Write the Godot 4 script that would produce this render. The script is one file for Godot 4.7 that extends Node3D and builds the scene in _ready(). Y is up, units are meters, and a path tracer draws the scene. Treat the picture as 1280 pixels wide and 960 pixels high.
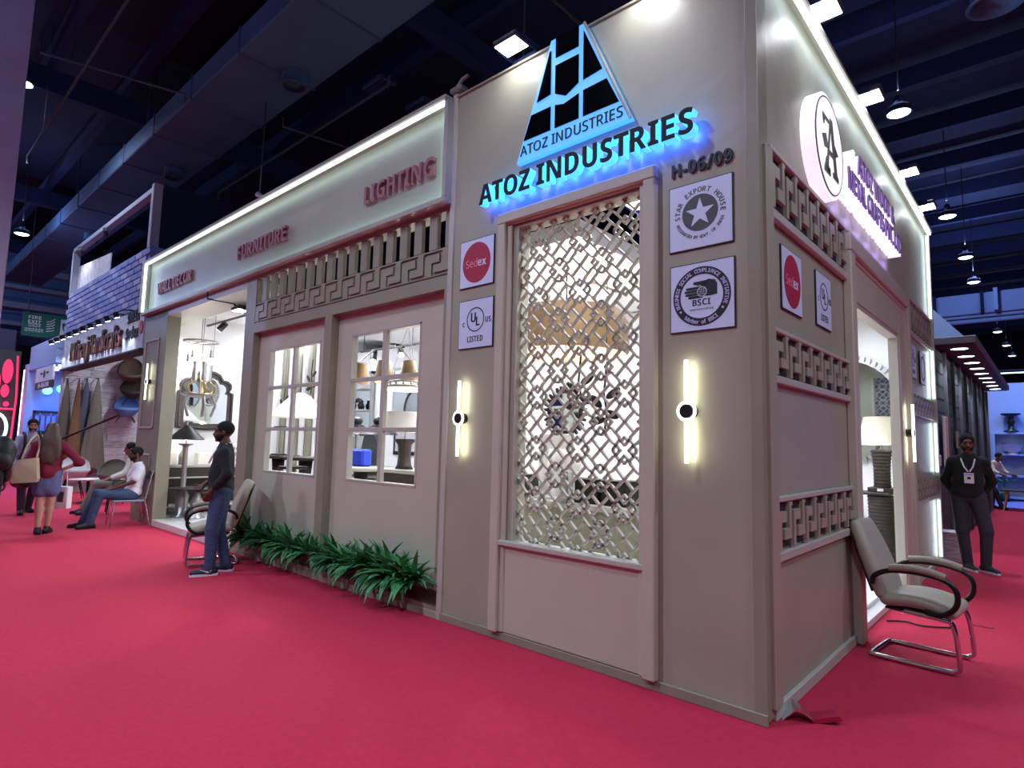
extends Node3D
# An exhibition-hall corner stand seen from the red aisle. Units are metres; the stand's outer corner is the origin,
# its long front runs along -X (faces +Z), its short side runs along -Z (faces +X).

var M := {}
var cache := {}
var used := {}



func col(hex: String) -> Color:
	return Color.html(hex)


func mat(key: String, hex: String, rough := 0.6, metal := 0.0) -> StandardMaterial3D:
	var m := StandardMaterial3D.new()
	m.albedo_color = col(hex)
	m.roughness = rough
	m.metallic = metal
	M[key] = m
	return m


func glow(key: String, hex: String, energy: float) -> StandardMaterial3D:
	var m := mat(key, "ffffff", 0.5)
	m.emission_enabled = true
	m.emission = col(hex)
	m.emission_energy_multiplier = energy
	return m


func noise_tex(freq: float, seed_: int, lo: Color, hi: Color, oct := 4, as_normal := false, size := 256) -> NoiseTexture2D:
	var n := FastNoiseLite.new()
	n.noise_type = FastNoiseLite.TYPE_SIMPLEX
	n.frequency = freq
	n.seed = seed_
	n.fractal_octaves = oct
	var t := NoiseTexture2D.new()
	t.width = size
	t.height = size
	t.seamless = true
	t.noise = n
	if as_normal:
		t.as_normal_map = true
		t.bump_strength = 4.0
	else:
		var g := Gradient.new()
		g.set_color(0, lo)
		g.set_color(1, hi)
		t.color_ramp = g
	return t


func surf(key: String, hex_lo: String, hex_hi: String, rough: float, scale: float, freq := 0.03, bump := 0.0, metal := 0.0) -> StandardMaterial3D:
	var m := mat(key, "ffffff", rough, metal)
	m.albedo_texture = noise_tex(freq, hash(key) % 1000, col(hex_lo), col(hex_hi))
	m.uv1_triplanar = true
	m.uv1_world_triplanar = true
	m.uv1_scale = Vector3.ONE * scale
	if bump > 0.0:
		m.normal_enabled = true
		m.normal_scale = bump
		m.normal_texture = noise_tex(freq * 3.0, hash(key) % 999 + 7, Color.BLACK, Color.WHITE, 3, true)
	return m


# ---------------------------------------------------------------- mesh builder
class MB:
	var st := SurfaceTool.new()
	var smooth := true

	func _init() -> void:
		st.begin(Mesh.PRIMITIVE_TRIANGLES)

	func tri(a: Vector3, b: Vector3, c: Vector3, inside: Vector3) -> void:
		if (b - a).cross(c - a).dot((a + b + c) / 3.0 - inside) > 0.0:
			var t := b
			b = c
			c = t
		st.add_vertex(a)
		st.add_vertex(b)
		st.add_vertex(c)

	func quad(a: Vector3, b: Vector3, c: Vector3, d: Vector3, inside: Vector3) -> void:
		tri(a, b, c, inside)
		tri(a, c, d, inside)

	func box(c: Vector3, s: Vector3, bev := 0.0, basis := Basis.IDENTITY) -> MB:
		st.set_smooth_group(-1)
		var h := s * 0.5
		var p := {}
		for sx in [-1, 1]:
			for sy in [-1, 1]:
				for sz in [-1, 1]:
					for ax in 3:
						var v := Vector3(sx * h.x, sy * h.y, sz * h.z)
						for o in 3:
							if o != ax:
								v[o] -= signf(v[o]) * bev
						p[[sx, sy, sz, ax]] = c + basis * v
		for ax in 3:
			var u := (ax + 1) % 3
			var w := (ax + 2) % 3
			for s1 in [-1, 1]:
				var k := []
				for uv in [[-1, -1], [1, -1], [1, 1], [-1, 1]]:
					var g := [0, 0, 0]
					g[ax] = s1
					g[u] = uv[0]
					g[w] = uv[1]
					k.append(p[[g[0], g[1], g[2], ax]])
				quad(k[0], k[1], k[2], k[3], c)
				if bev > 0.0:
					for s2 in [-1, 1]:
						var e := []
						for t in [[-1, ax], [1, ax], [1, u], [-1, u]]:
							var g := [0, 0, 0]
							g[ax] = s1
							g[u] = s2
							g[w] = t[0]
							e.append(p[[g[0], g[1], g[2], t[1]]])
						quad(e[0], e[1], e[2], e[3], c)
		if bev > 0.0:
			for sx in [-1, 1]:
				for sy in [-1, 1]:
					for sz in [-1, 1]:
						tri(p[[sx, sy, sz, 0]], p[[sx, sy, sz, 1]], p[[sx, sy, sz, 2]], c)
		return self

	func span(x0: float, x1: float, y0: float, y1: float, z0: float, z1: float, bev := 0.0) -> MB:
		return box(Vector3(x0 + x1, y0 + y1, z0 + z1) * 0.5, Vector3(absf(x1 - x0), absf(y1 - y0), absf(z1 - z0)), bev)

	# rings of equal size joined to a closed skin
	func skin(rings: Array, caps := true, group := 1) -> void:
		st.set_smooth_group(group)
		var n: int = rings[0].size()
		var mids := []
		for r in rings:
			var m := Vector3.ZERO
			for v in r:
				m += v
			mids.append(m / n)
		for i in rings.size() - 1:
			var mid: Vector3 = (mids[i] + mids[i + 1]) * 0.5
			for j in n:
				var k := (j + 1) % n
				quad(rings[i][j], rings[i][k], rings[i + 1][k], rings[i + 1][j], mid)
		if caps:
			st.set_smooth_group(-1)
			var e := rings.size() - 1
			for j in n:
				var k := (j + 1) % n
				tri(rings[0][j], rings[0][k], mids[0], mids[1])
				tri(rings[e][j], rings[e][k], mids[e], mids[e - 1])

	func tube(path: Array, r: Variant, seg := 8, caps := true, closed := false) -> MB:
		var rings := []
		var n := path.size()
		var up := Vector3.UP
		for i in n:
			var a: Vector3 = path[(i - 1 + n) % n] if closed else path[maxi(i - 1, 0)]
			var b: Vector3 = path[(i + 1) % n] if closed else path[mini(i + 1, n - 1)]
			var d := (b - a).normalized()
			var side := d.cross(up)
			if side.length() < 0.05:
				side = d.cross(Vector3.RIGHT if absf(d.x) < 0.9 else Vector3.BACK)
			side = side.normalized()
			up = side.cross(d).normalized()
			var rad: float = r[i] if r is Array else r
			var ring := []
			for j in seg:
				var t := TAU * j / seg
				ring.append(path[i] + (side * cos(t) + up * sin(t)) * rad)
			rings.append(ring)
		if closed:
			rings.append(rings[0])
		skin(rings, caps and not closed)
		return self

	func cyl(a: Vector3, b: Vector3, r0: float, r1 := -1.0, seg := 16) -> MB:
		return tube([a, b], [r0, r0 if r1 < 0.0 else r1], seg)

	# profile: [radius, height] pairs turned about the y axis
	func lathe(prof: Array, at := Vector3.ZERO, seg := 20, caps := true, squash := 1.0) -> MB:
		var rings := []
		for p in prof:
			var ring := []
			for j in seg:
				var t := TAU * j / seg
				ring.append(at + Vector3(cos(t) * maxf(p[0], 0.0008), p[1], sin(t) * maxf(p[0], 0.0008) * squash))
			rings.append(ring)
		skin(rings, caps)
		return self

	func ball(c: Vector3, r: Vector3, seg := 12) -> MB:
		var rings := []
		for i in 7:
			var a := PI * (i / 6.0 - 0.5)
			var ring := []
			for j in seg:
				var t := TAU * j / seg
				ring.append(c + Vector3(cos(t) * maxf(cos(a), 0.01) * r.x, sin(a) * r.y, sin(t) * maxf(cos(a), 0.01) * r.z))
			rings.append(ring)
		skin(rings, false)
		return self

	# flat outline in xy pulled along z
	func slab(poly: Array, z0: float, z1: float) -> MB:
		st.set_smooth_group(-1)
		var pk := PackedVector2Array(poly)
		var ix := Geometry2D.triangulate_polygon(pk)
		for i in range(0, ix.size(), 3):
			var a := Vector3(pk[ix[i]].x, pk[ix[i]].y, 0)
			var b := Vector3(pk[ix[i + 1]].x, pk[ix[i + 1]].y, 0)
			var c := Vector3(pk[ix[i + 2]].x, pk[ix[i + 2]].y, 0)
			var m := (a + b + c) / 3.0
			for z in [[z0, z1], [z1, z0]]:
				var d := Vector3(0, 0, z[0])
				tri(a + d, b + d, c + d, m + Vector3(0, 0, z[1]))
		var cw := Geometry2D.is_polygon_clockwise(pk)
		for i in pk.size():
			var p := pk[i]
			var q := pk[(i + 1) % pk.size()]
			var out := Vector3(q.y - p.y, p.x - q.x, 0) * (-1.0 if cw else 1.0)
			var a := Vector3(p.x, p.y, z0)
			var b := Vector3(q.x, q.y, z0)
			quad(a, b, Vector3(q.x, q.y, z1), Vector3(p.x, p.y, z1), (a + b) * 0.5 + Vector3(0, 0, (z1 - z0) * 0.5) - out)
		return self

	func done() -> ArrayMesh:
		st.generate_normals()
		return st.commit()


func bx(s: Vector3, bev := 0.0) -> ArrayMesh:
	var key := [s, bev]
	if not cache.has(key):
		cache[key] = MB.new().box(Vector3.ZERO, s, bev).done()
	return cache[key]


func oval(rx: float, ry: float, n := 32, c := Vector2.ZERO) -> Array:
	var o := []
	for i in n:
		o.append(c + Vector2(cos(TAU * i / n) * rx, sin(TAU * i / n) * ry))
	return o


# ---------------------------------------------------------------- scene tree helpers
func numbered(n: String) -> String:
	used[n] = used.get(n, -1) + 1
	return n if used[n] == 0 else "%s_%03d" % [n, used[n]]


func thing(n: String, label: String, cat: String, at := Vector3.ZERO, turn := 0.0, group := "") -> Node3D:
	var o := Node3D.new()
	o.name = numbered(n)
	add_child(o)
	o.position = at
	o.rotation.y = turn
	tag(o, label, cat, group)
	return o


func tag(o: Node3D, label: String, cat := "", group := "") -> void:
	o.set_meta("label", label)
	if cat:
		o.set_meta("category", cat)
	if group:
		o.set_meta("group", group)


func part(to: Node3D, n: String, mesh: Mesh, m: String, at: Variant = null) -> MeshInstance3D:
	var o := MeshInstance3D.new()
	o.mesh = mesh
	o.material_override = M[m]
	if at is Transform3D:
		o.transform = at
	elif at is Vector3:
		o.position = at
	if to == self:
		o.name = numbered(n)
		add_child(o)
	else:
		var k := n
		var i := 0
		while to.has_node(k):
			i += 1
			k = "%s_%03d" % [n, i]
		o.name = k
		to.add_child(o)
	return o


func solo(n: String, mesh: Mesh, m: String, label: String, cat: String, at: Variant = null, group := "") -> MeshInstance3D:
	var o := part(self, n, mesh, m, at)
	tag(o, label, cat, group)
	return o


func struct(n: String, mesh: Mesh, m: String, label: String, cat := "wall") -> MeshInstance3D:
	var o := part(self, n, mesh, m)
	o.set_meta("kind", "structure")
	tag(o, label, cat)
	return o


func copy(o: Node3D, base: String, at: Vector3, turn: float, label: String) -> Node3D:
	var c: Node3D = o.duplicate()
	c.name = numbered(base)
	add_child(c)
	c.position = at
	c.rotation.y = turn
	c.set_meta("label", label)
	return c


func omni(to: Node3D, at: Vector3, hex: String, energy: float, size := 0.05) -> OmniLight3D:
	var l := OmniLight3D.new()
	l.position = at
	l.light_color = col(hex)
	l.light_energy = energy
	l.light_size = size
	l.omni_range = 60.0
	l.omni_attenuation = 2.0
	l.shadow_enabled = true
	l.name = "lamp_light"
	to.add_child(l, true)
	return l


func spot(to: Node3D, at: Vector3, dir: Vector3, hex: String, energy: float, angle: float, size := 0.05) -> SpotLight3D:
	var l := SpotLight3D.new()
	l.light_color = col(hex)
	l.light_energy = energy
	l.light_size = size
	l.spot_angle = angle
	l.spot_angle_attenuation = 0.7
	l.spot_range = 60.0
	l.spot_attenuation = 2.0
	l.shadow_enabled = true
	l.name = "lamp_light"
	to.add_child(l, true)
	l.transform = Transform3D(Basis.looking_at(dir, Vector3.UP if absf(dir.normalized().y) < 0.98 else Vector3.BACK), at)
	return l


func strip_light(to: Node3D, at: Vector3, dir: Vector3, along: Vector3, length: float, hex: String, energy: float, wide := 0.03) -> AreaLight3D:
	var l := AreaLight3D.new()
	l.light_color = col(hex)
	l.light_energy = energy
	l.area_size = Vector2(length, wide)
	l.shadow_enabled = true
	l.name = "strip_light"
	to.add_child(l, true)
	var z := -dir.normalized()
	var x := along.normalized()
	l.transform = Transform3D(Basis(x, z.cross(x), z), at)
	return l


# ---------------------------------------------------------------- lettering
var fonts := {}


func font(bold := true, serif := false) -> SystemFont:
	var k := [bold, serif]
	if not fonts.has(k):
		var f := SystemFont.new()
		f.font_names = PackedStringArray(["Droid Serif" if serif else "Droid Sans"])
		f.font_weight = 700 if bold else 400
		fonts[k] = f
	return fonts[k]


func glyph(s: String, depth: float, bold := true, serif := false) -> TextMesh:
	var k := ["t", s, depth, bold, serif]
	if not cache.has(k):
		var t := TextMesh.new()
		t.text = s
		t.font = font(bold, serif)
		t.font_size = 64
		t.pixel_size = 1.0 / 64.0
		t.curve_step = 3.0
		t.depth = depth
		cache[k] = t
	return cache[k]


# one joined mesh of a line of lettering, scaled to a width and cap height; centred on the origin
func line(s: String, w: float, h: float, depth: float, bold := true, serif := false) -> ArrayMesh:
	var t := glyph(s, 1.0, bold, serif)
	var b := t.get_aabb()
	var st := SurfaceTool.new()
	var sc := Vector3(w / b.size.x, h / b.size.y, depth)
	st.append_from(t, 0, Transform3D(Basis.from_scale(sc), -b.get_center() * sc))
	return st.commit()


# lettering round a circle; mid is the angle of the middle letter, flip reads along the bottom
func ring_text(s: String, r: float, h: float, mid: float, sweep: float, depth: float, flip := false) -> ArrayMesh:
	var st := SurfaceTool.new()
	var n := s.length()
	for i in n:
		if s[i] == " ":
			continue
		var f := (i + 0.5) / n - 0.5
		var a := mid - f * sweep if not flip else mid + f * sweep
		var g := glyph(s[i], 1.0)
		var b := g.get_aabb()
		var k := h / 0.72
		var turn := a - PI / 2 if not flip else a + PI / 2
		var bs := Basis(Vector3.BACK, turn) * Basis.from_scale(Vector3(k, k, depth))
		st.append_from(g, 0, Transform3D(bs, Vector3(cos(a) * r, sin(a) * r, 0)) * Transform3D(Basis.IDENTITY, Vector3(-b.get_center().x, -glyph("H", 1.0).get_aabb().get_center().y, 0)))
	return st.commit()


# each letter a mesh of its own; origin at the left end of the baseline, in the xy plane of "frame"
func letters(to: Node3D, s: String, w: float, h: float, depth: float, m: String, frame: Transform3D, face := "", face_m := "") -> void:
	var f := font()
	var total := f.get_string_size(s, HORIZONTAL_ALIGNMENT_LEFT, -1, 64).x
	var x := 0.0
	for ch in s:
		var adv := f.get_string_size(ch, HORIZONTAL_ALIGNMENT_LEFT, -1, 64).x
		if ch != " ":
			var g := glyph(ch, 1.0)
			var b := g.get_aabb()
			var kx := w / total * 64.0
			var ky := h / 0.714
			var t := frame * Transform3D(Basis.from_scale(Vector3(kx, ky, depth)), Vector3((x + adv * 0.5) / total * w - b.get_center().x * kx, 0, depth * 0.5))
			var base := glyph("H", 1.0).get_aabb().position.y
			t = t * Transform3D(Basis.IDENTITY, Vector3(0, -base, 0))
			var o := part(to, "letter", g, m, t)
			if face:
				part(o, face, glyph(ch, 1.0), face_m, Transform3D(Basis.from_scale(Vector3(1, 1, 0.12)), Vector3(0, 0, 0.56)))
		x += adv


# ---------------------------------------------------------------- bodies: a distance field meshed as surface nets
# bone: {a, b, ra, rb} tapered capsule, or {c, r, q} ellipsoid with basis q; cut = true carves it away
func cap(a: Vector3, b: Vector3, ra: float, rb: float) -> Dictionary:
	return {"a": a, "b": b, "ra": ra, "rb": rb}


func ell(c: Vector3, r: Vector3, q := Basis.IDENTITY, cut := false) -> Dictionary:
	return {"c": c, "r": r, "q": q, "cut": cut}


func field(mb: MB, bones: Array, cell: float, k: float) -> void:
	var lo := Vector3.ONE * 1e6
	var hi := Vector3.ONE * -1e6
	for b in bones:
		if b.has("a"):
			var r: float = maxf(b.ra, b.rb)
			b.lo = b.a.min(b.b) - Vector3.ONE * r
			b.hi = b.a.max(b.b) + Vector3.ONE * r
		else:
			var r: float = maxf(b.r.x, maxf(b.r.y, b.r.z))
			b.lo = b.c - Vector3.ONE * r
			b.hi = b.c + Vector3.ONE * r
		lo = lo.min(b.lo)
		hi = hi.max(b.hi)
	var pad := k + 2.0 * cell
	lo -= Vector3.ONE * pad
	hi += Vector3.ONE * pad
	var nx := int((hi.x - lo.x) / cell) + 2
	var ny := int((hi.y - lo.y) / cell) + 2
	var nz := int((hi.z - lo.z) / cell) + 2
	var sy := nx
	var sz := nx * ny
	var f := PackedFloat32Array()
	f.resize(nx * ny * nz)
	f.fill(10.0)
	for b in bones:
		var l: Vector3 = (b.lo - Vector3.ONE * pad - lo) / cell
		var h: Vector3 = (b.hi + Vector3.ONE * pad - lo) / cell
		var x0 := maxi(int(l.x), 0)
		var x1 := mini(int(h.x) + 1, nx - 1)
		var y0 := maxi(int(l.y), 0)
		var y1 := mini(int(h.y) + 1, ny - 1)
		var z0 := maxi(int(l.z), 0)
		var z1 := mini(int(h.z) + 1, nz - 1)
		var is_cap: bool = b.has("a")
		var cut: bool = b.get("cut", false)
		var a: Vector3 = b.a if is_cap else b.c
		var ab: Vector3 = (b.b - a) if is_cap else Vector3.ZERO
		var inv := 1.0 / maxf(ab.length_squared(), 1e-9)
		var ra: float = b.ra if is_cap else 0.0
		var dr: float = (b.rb - ra) if is_cap else 0.0
		var er: Vector3 = b.r if not is_cap else Vector3.ONE
		var q: Basis = b.q.inverse() if not is_cap else Basis.IDENTITY
		var small := minf(er.x, minf(er.y, er.z))
		for z in range(z0, z1 + 1):
			for y in range(y0, y1 + 1):
				var at := z * sz + y * sy
				for x in range(x0, x1 + 1):
					var p := lo + Vector3(x, y, z) * cell - a
					var d := 0.0
					if is_cap:
						var t := clampf(p.dot(ab) * inv, 0.0, 1.0)
						d = (p - ab * t).length() - (ra + dr * t)
					else:
						var e := (q * p) / er
						var m := e.length()
						var g := (e / er).length()
						d = m * (m - 1.0) / g if g > 1e-6 else -small
					var o := f[at + x]
					if cut:
						f[at + x] = maxf(o, -d)
					else:
						var hh := clampf(0.5 + 0.5 * (o - d) / k, 0.0, 1.0)
						f[at + x] = lerpf(o, d, hh) - k * hh * (1.0 - hh) if o < 5.0 else d
	# one vertex in each crossed cell
	var vert := {}
	var mid := {}
	var off := [0, 1, sy, sy + 1, sz, sz + 1, sz + sy, sz + sy + 1]
	var corner := [Vector3(0, 0, 0), Vector3(1, 0, 0), Vector3(0, 1, 0), Vector3(1, 1, 0), Vector3(0, 0, 1), Vector3(1, 0, 1), Vector3(0, 1, 1), Vector3(1, 1, 1)]
	var edges := [[0, 1], [2, 3], [4, 5], [6, 7], [0, 2], [1, 3], [4, 6], [5, 7], [0, 4], [1, 5], [2, 6], [3, 7]]
	for z in nz - 1:
		for y in ny - 1:
			var base := z * sz + y * sy
			for x in nx - 1:
				var i := base + x
				var v := f[i]
				if v > 0.3 or v < -0.3:
					continue
				var n := 0
				for o in off:
					if f[i + o] < 0.0:
						n += 1
				if n == 0 or n == 8:
					continue
				var sum := Vector3.ZERO
				var c := 0
				for e in edges:
					var fa := f[i + off[e[0]]]
					var fb := f[i + off[e[1]]]
					if (fa < 0.0) != (fb < 0.0):
						sum += corner[e[0]].lerp(corner[e[1]], fa / (fa - fb))
						c += 1
				vert[i] = lo + (Vector3(x, y, z) + sum / c) * cell
	mb.st.set_smooth_group(3)
	var steps := [1, sy, sz]
	for i in vert:
		for ax in 3:
			var s: int = steps[ax]
			var u: int = steps[(ax + 1) % 3]
			var w: int = steps[(ax + 2) % 3]
			if not (vert.has(i - u) and vert.has(i - w) and vert.has(i - u - w)):
				continue
			var fa := f[i]
			var fb := f[i + s]
			if (fa < 0.0) == (fb < 0.0):
				continue
			var p: Vector3 = vert[i]
			var a2: Vector3 = vert[i - u]
			var b2: Vector3 = vert[i - u - w]
			var c2: Vector3 = vert[i - w]
			if fa < 0.0:
				for v3 in [p, c2, b2, p, b2, a2]:
					mb.st.add_vertex(v3)
			else:
				for v3 in [p, a2, b2, p, b2, c2]:
					mb.st.add_vertex(v3)


func net(bones: Array, cell: float, k: float) -> ArrayMesh:
	var mb := MB.new()
	field(mb, bones, cell, k)
	return mb.done()


const STAND := {"pel": Vector3(0, .95, 0), "chest": Vector3(0, 1.26, .0), "neck": Vector3(0, 1.43, -.01), "head": Vector3(0, 1.585, .02), "look": Vector3(0, 0, 1), "face": Vector3(0, 0, 1),
	"shL": Vector3(.158, 1.355, -.01), "elL": Vector3(.215, 1.11, -.03), "wrL": Vector3(.22, .87, .05), "hdL": Vector3(.05, -1, .15),
	"shR": Vector3(-.158, 1.355, -.01), "elR": Vector3(-.215, 1.11, -.03), "wrR": Vector3(-.22, .87, .05), "hdR": Vector3(-.05, -1, .15),
	"hiL": Vector3(.09, .92, 0), "knL": Vector3(.10, .50, .02), "anL": Vector3(.10, .09, -.02), "toL": Vector3(.2, 0, 1),
	"hiR": Vector3(-.09, .92, 0), "knR": Vector3(-.10, .50, .02), "anR": Vector3(-.10, .09, -.02), "toR": Vector3(-.2, 0, 1)}


func towards(z: Vector3, up := Vector3.UP) -> Basis:   # +z points along z
	return Basis.looking_at(-z, up)


# w: colours (keys of M) skin, hair, shirt, trousers, shoe; sleeve 0..2 (2 = to the wrist); cut of hair; legs: "long" or "skirt"
func person(label: String, at: Vector3, turn: float, size: float, pose: Dictionary, w: Dictionary) -> Node3D:
	var j := STAND.duplicate()
	j.merge(pose, true)
	var o := thing("person", label, "person", at, turn)
	o.scale = Vector3.ONE * size
	var spine: Vector3 = (j.neck - j.pel).normalized()
	var across: Vector3 = (j.shL - j.shR).normalized()
	var tq := Basis(across, spine, across.cross(spine)).orthonormalized()
	var hq := Basis((j.hiL - j.hiR).normalized(), spine, (j.hiL - j.hiR).normalized().cross(spine)).orthonormalized()
	var fat: float = w.get("belly", 0.0)
	var belly: Vector3 = j.pel.lerp(j.chest, .5) + tq.z * (.01 + fat * .4)
	var skin := MB.new()
	var trunk := func(g: float) -> Array:
		return [ell(j.chest, Vector3(.15 + g, .20 + g, .098 + g), tq), ell(belly, Vector3(.142 + g + fat * .4, .19 + g, .106 + g + fat), tq), ell(j.pel, Vector3(.155 + g, .12 + g, .112 + g), hq),
			cap(j.shL, j.neck - spine * .03, .05 + g * .8, .05 + g * .8), cap(j.shR, j.neck - spine * .03, .05 + g * .8, .05 + g * .8), cap(j.neck - spine * .04, j.neck + spine * .01, .075 + g * .4, .058 + g * .4)]
	var body: Array = trunk.call(0.0)
	body.append(cap(j.neck, j.head - Vector3(0, .02, 0), .056, .054))
	for s in ["L", "R"]:
		body.append_array([cap(j["sh" + s], j["el" + s], .05, .039), cap(j["el" + s], j["wr" + s], .039, .026),
			cap(j["hi" + s], j["kn" + s], .082, .056), cap(j["kn" + s], j["kn" + s].lerp(j["an" + s], .35), .054, .054), cap(j["kn" + s].lerp(j["an" + s], .3), j["an" + s], .054, .036)])
	field(skin, body, .015, .03)
	# head, face and ears on a grid of its own
	var fq := towards(j.face.normalized())
	var h: Vector3 = j.head
	var at_h := func(x: float, y: float, z: float) -> Vector3:
		return h + fq * Vector3(x, y, z)
	var face := [ell(at_h.call(0, .03, -.012), Vector3(.073, .09, .092), fq), ell(at_h.call(0, -.035, .022), Vector3(.058, .075, .068), fq), cap(at_h.call(-.012, -.092, .066), at_h.call(.012, -.092, .066), .018, .018),
		cap(at_h.call(0, .012, .083), at_h.call(0, -.028, .101), .009, .014), cap(at_h.call(-.03, .03, .074), at_h.call(.03, .03, .074), .013, .013), cap(at_h.call(-.016, -.06, .084), at_h.call(.016, -.06, .084), .009, .009),
		ell(at_h.call(.077, -.005, -.008), Vector3(.011, .03, .019), fq), ell(at_h.call(-.077, -.005, -.008), Vector3(.011, .03, .019), fq), cap(h - Vector3(0, .03, 0), j.neck, .054, .055)]
	field(skin, face, .007, .012)
	# hands: palm, four fingers, a thumb from the side of the palm
	for s in ["L", "R"]:
		var d: Vector3 = j["hd" + s].normalized()
		var sg := 1.0 if s == "L" else -1.0
		var wr: Vector3 = j["wr" + s]
		var fwd: Vector3 = j.get("th" + s, tq.z)
		fwd = (fwd - d * fwd.dot(d)).normalized()
		var pal := d.cross(fwd) * sg
		var curl: float = w.get("curl", .35)
		var hand := [cap(wr, wr + d * .03, .026, .028), cap(wr + d * .04 + fwd * .02, wr + d * .085 + fwd * .026, .017, .015), cap(wr + d * .035 - fwd * .016, wr + d * .08 - fwd * .026, .017, .014), cap(wr + d * .04, wr + d * .085, .018, .015)]
		for i in 4:
			var root_ := wr + d * .085 + fwd * (.030 - .019 * i)
			var ln: float = [.068, .078, .072, .055][i]
			var k1 := root_ + (d + pal * curl * .6).normalized() * ln * .45
			var k2 := k1 + (d + pal * curl * 1.6).normalized() * ln * .32
			hand.append_array([cap(root_, k1, .0092, .0088), cap(k1, k2, .0088, .008), cap(k2, k2 + (d + pal * curl * 3.0).normalized() * ln * .26, .008, .007)])
		var tb := wr + d * .03 + fwd * .028
		var tk := tb + (d * .7 + fwd * .8 + pal * .3).normalized() * .04
		hand.append_array([cap(tb, tk, .012, .0105), cap(tk, tk + (d + fwd * .25 + pal * .35).normalized() * .032, .010, .008)])
		field(skin, hand, .006, .008)
	part(o, "body", skin.done(), w.skin)
	for x in [-.029, .029]:
		part(o, "eye", MB.new().ball(at_h.call(x, .008, .079), Vector3(.011, .007, .009), 8).done(), "eye")
		part(o, "eyebrow", MB.new().tube([at_h.call(x - .018, .028, .084), at_h.call(x, .034, .09), at_h.call(x + .018, .028, .084)], .0045, 6).done(), w.hair)
	# clothes follow the body
	var g: float = w.get("loose", .016)
	var top: Array = trunk.call(g)
	top.pop_back()
	top.append(cap(j.neck - spine * .05, j.neck - spine * .0, .085, .066))
	for s in ["L", "R"]:
		var sh: Vector3 = j["sh" + s]
		var el: Vector3 = j["el" + s]
		var wr: Vector3 = j["wr" + s]
		if w.sleeve >= 1.0:
			top.append_array([cap(sh, el, .05 + g * .6, .043 + g * .6), cap(el, el.lerp(wr, (w.sleeve - 1.0) * .94), .042 + g * .8, .034 + g * .5)])
		else:
			top.append(cap(sh, sh.lerp(el, w.sleeve), .054 + g, .053 + g))
	if w.get("untucked", true):
		top.append(ell(j.pel + spine * .02 + hq.z * .01, Vector3(.162 + g * .5, .12, .112 + g * .5 + fat * .4), hq))
	field_part(o, "shirt", top, .014, .03, w.shirt)
	if w.has("jacket"):
		part(o, "collar", MB.new().tube([j.neck + tq * Vector3(-.06, .01, .03), j.neck + tq * Vector3(-.055, .02, -.045), j.neck + tq * Vector3(.055, .02, -.045), j.neck + tq * Vector3(.06, .01, .03)], .014, 8).done(), w.shirt)
	var low := []
	if w.legs == "skirt":
		low = [ell(j.pel, Vector3(.18, .12, .135), hq)]
		for s in ["L", "R"]:
			low.append(cap(j["hi" + s], j["hi" + s].lerp(j["kn" + s], .62), .108, .108))
		low.append(cap(j.pel - Vector3(0, .05, 0), j.pel - Vector3(0, .24, 0), .1, .1))
	else:
		low = [ell(j.pel - spine * .02, Vector3(.166, .115, .128), hq)]
		for s in ["L", "R"]:
			var kn: Vector3 = j["kn" + s]
			var an: Vector3 = j["an" + s]
			low.append_array([cap(j["hi" + s], kn, .1, .072), cap(kn, an + Vector3(0, .0, 0), .071, .058)])
	field_part(o, "skirt" if w.legs == "skirt" else "trousers", low, .014, .025, w.trousers)
	for s in ["L", "R"]:
		var an: Vector3 = j["an" + s]
		var t: Vector3 = Vector3(j["to" + s].x, j["to" + s].y, j["to" + s].z).normalized()
		var fl := an - Vector3(0, .045, 0)
		var shoe := [cap(fl - t * .045, fl + t * .06, .044, .043), cap(fl + t * .05 - Vector3(0, .008, 0), fl + t * .165 - Vector3(0, .014, 0), .043, .032), cap(an, fl, .045, .046)]
		var sh := MB.new()
		field(sh, shoe, .010, .02)
		var so := part(o, "shoe", sh.done(), w.shoe)
		var sole := []
		for p in [[-.095, .0], [-.08, .035], [-.02, .04], [.06, .046], [.15, .042], [.195, .015], [.195, -.015], [.15, -.042], [.06, -.046], [-.02, -.04], [-.08, -.035]]:
			sole.append(Vector2(p[0], p[1]))
		var sb := Basis(t, Vector3(0, 1, 0).cross(t).normalized(), Vector3.UP) if absf(t.y) < 0.2 else Basis(t, t.cross(Vector3(t.z, 0, -t.x).normalized()).cross(t), t.cross(Vector3(t.z, 0, -t.x).normalized()))
		sb = Basis(t, (sb.z.cross(t)).normalized(), t.cross((sb.z.cross(t)).normalized()).normalized())
		part(so, "sole", MB.new().slab(sole, 0, .026).done(), w.get("sole", "black_leather"), Transform3D(sb, fl - sb.z * .046))
		if w.has("swoosh"):
			var side := Vector3.UP.cross(t).normalized() * (1.0 if s == "L" else -1.0)
			var sw := MB.new().slab([Vector2(-.055, .02), Vector2(-.035, -.012), Vector2(-.012, -.014), Vector2(.075, .026), Vector2(-.008, .004), Vector2(-.03, .004)], -.003, .003)
			part(so, "emblem", sw.done(), "white", Transform3D(Basis(t, Vector3.UP, t.cross(Vector3.UP)), fl + t * .03 + side * .046 + Vector3(0, .005, 0)))
	# hair
	var hair := [ell(at_h.call(0, .045, -.016), Vector3(.083, .09, .098), fq)]
	if w.hair_cut == "long":
		hair.append_array([ell(at_h.call(0, -.04, -.07), Vector3(.105, .13, .06), fq), ell(at_h.call(.01, -.17, -.10), Vector3(.13, .16, .05), fq), ell(at_h.call(-.06, -.3, -.10), Vector3(.07, .17, .045), fq), ell(at_h.call(.06, -.34, -.10), Vector3(.08, .17, .045), fq), ell(at_h.call(.0, -.42, -.10), Vector3(.05, .12, .035), fq)])
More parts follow.
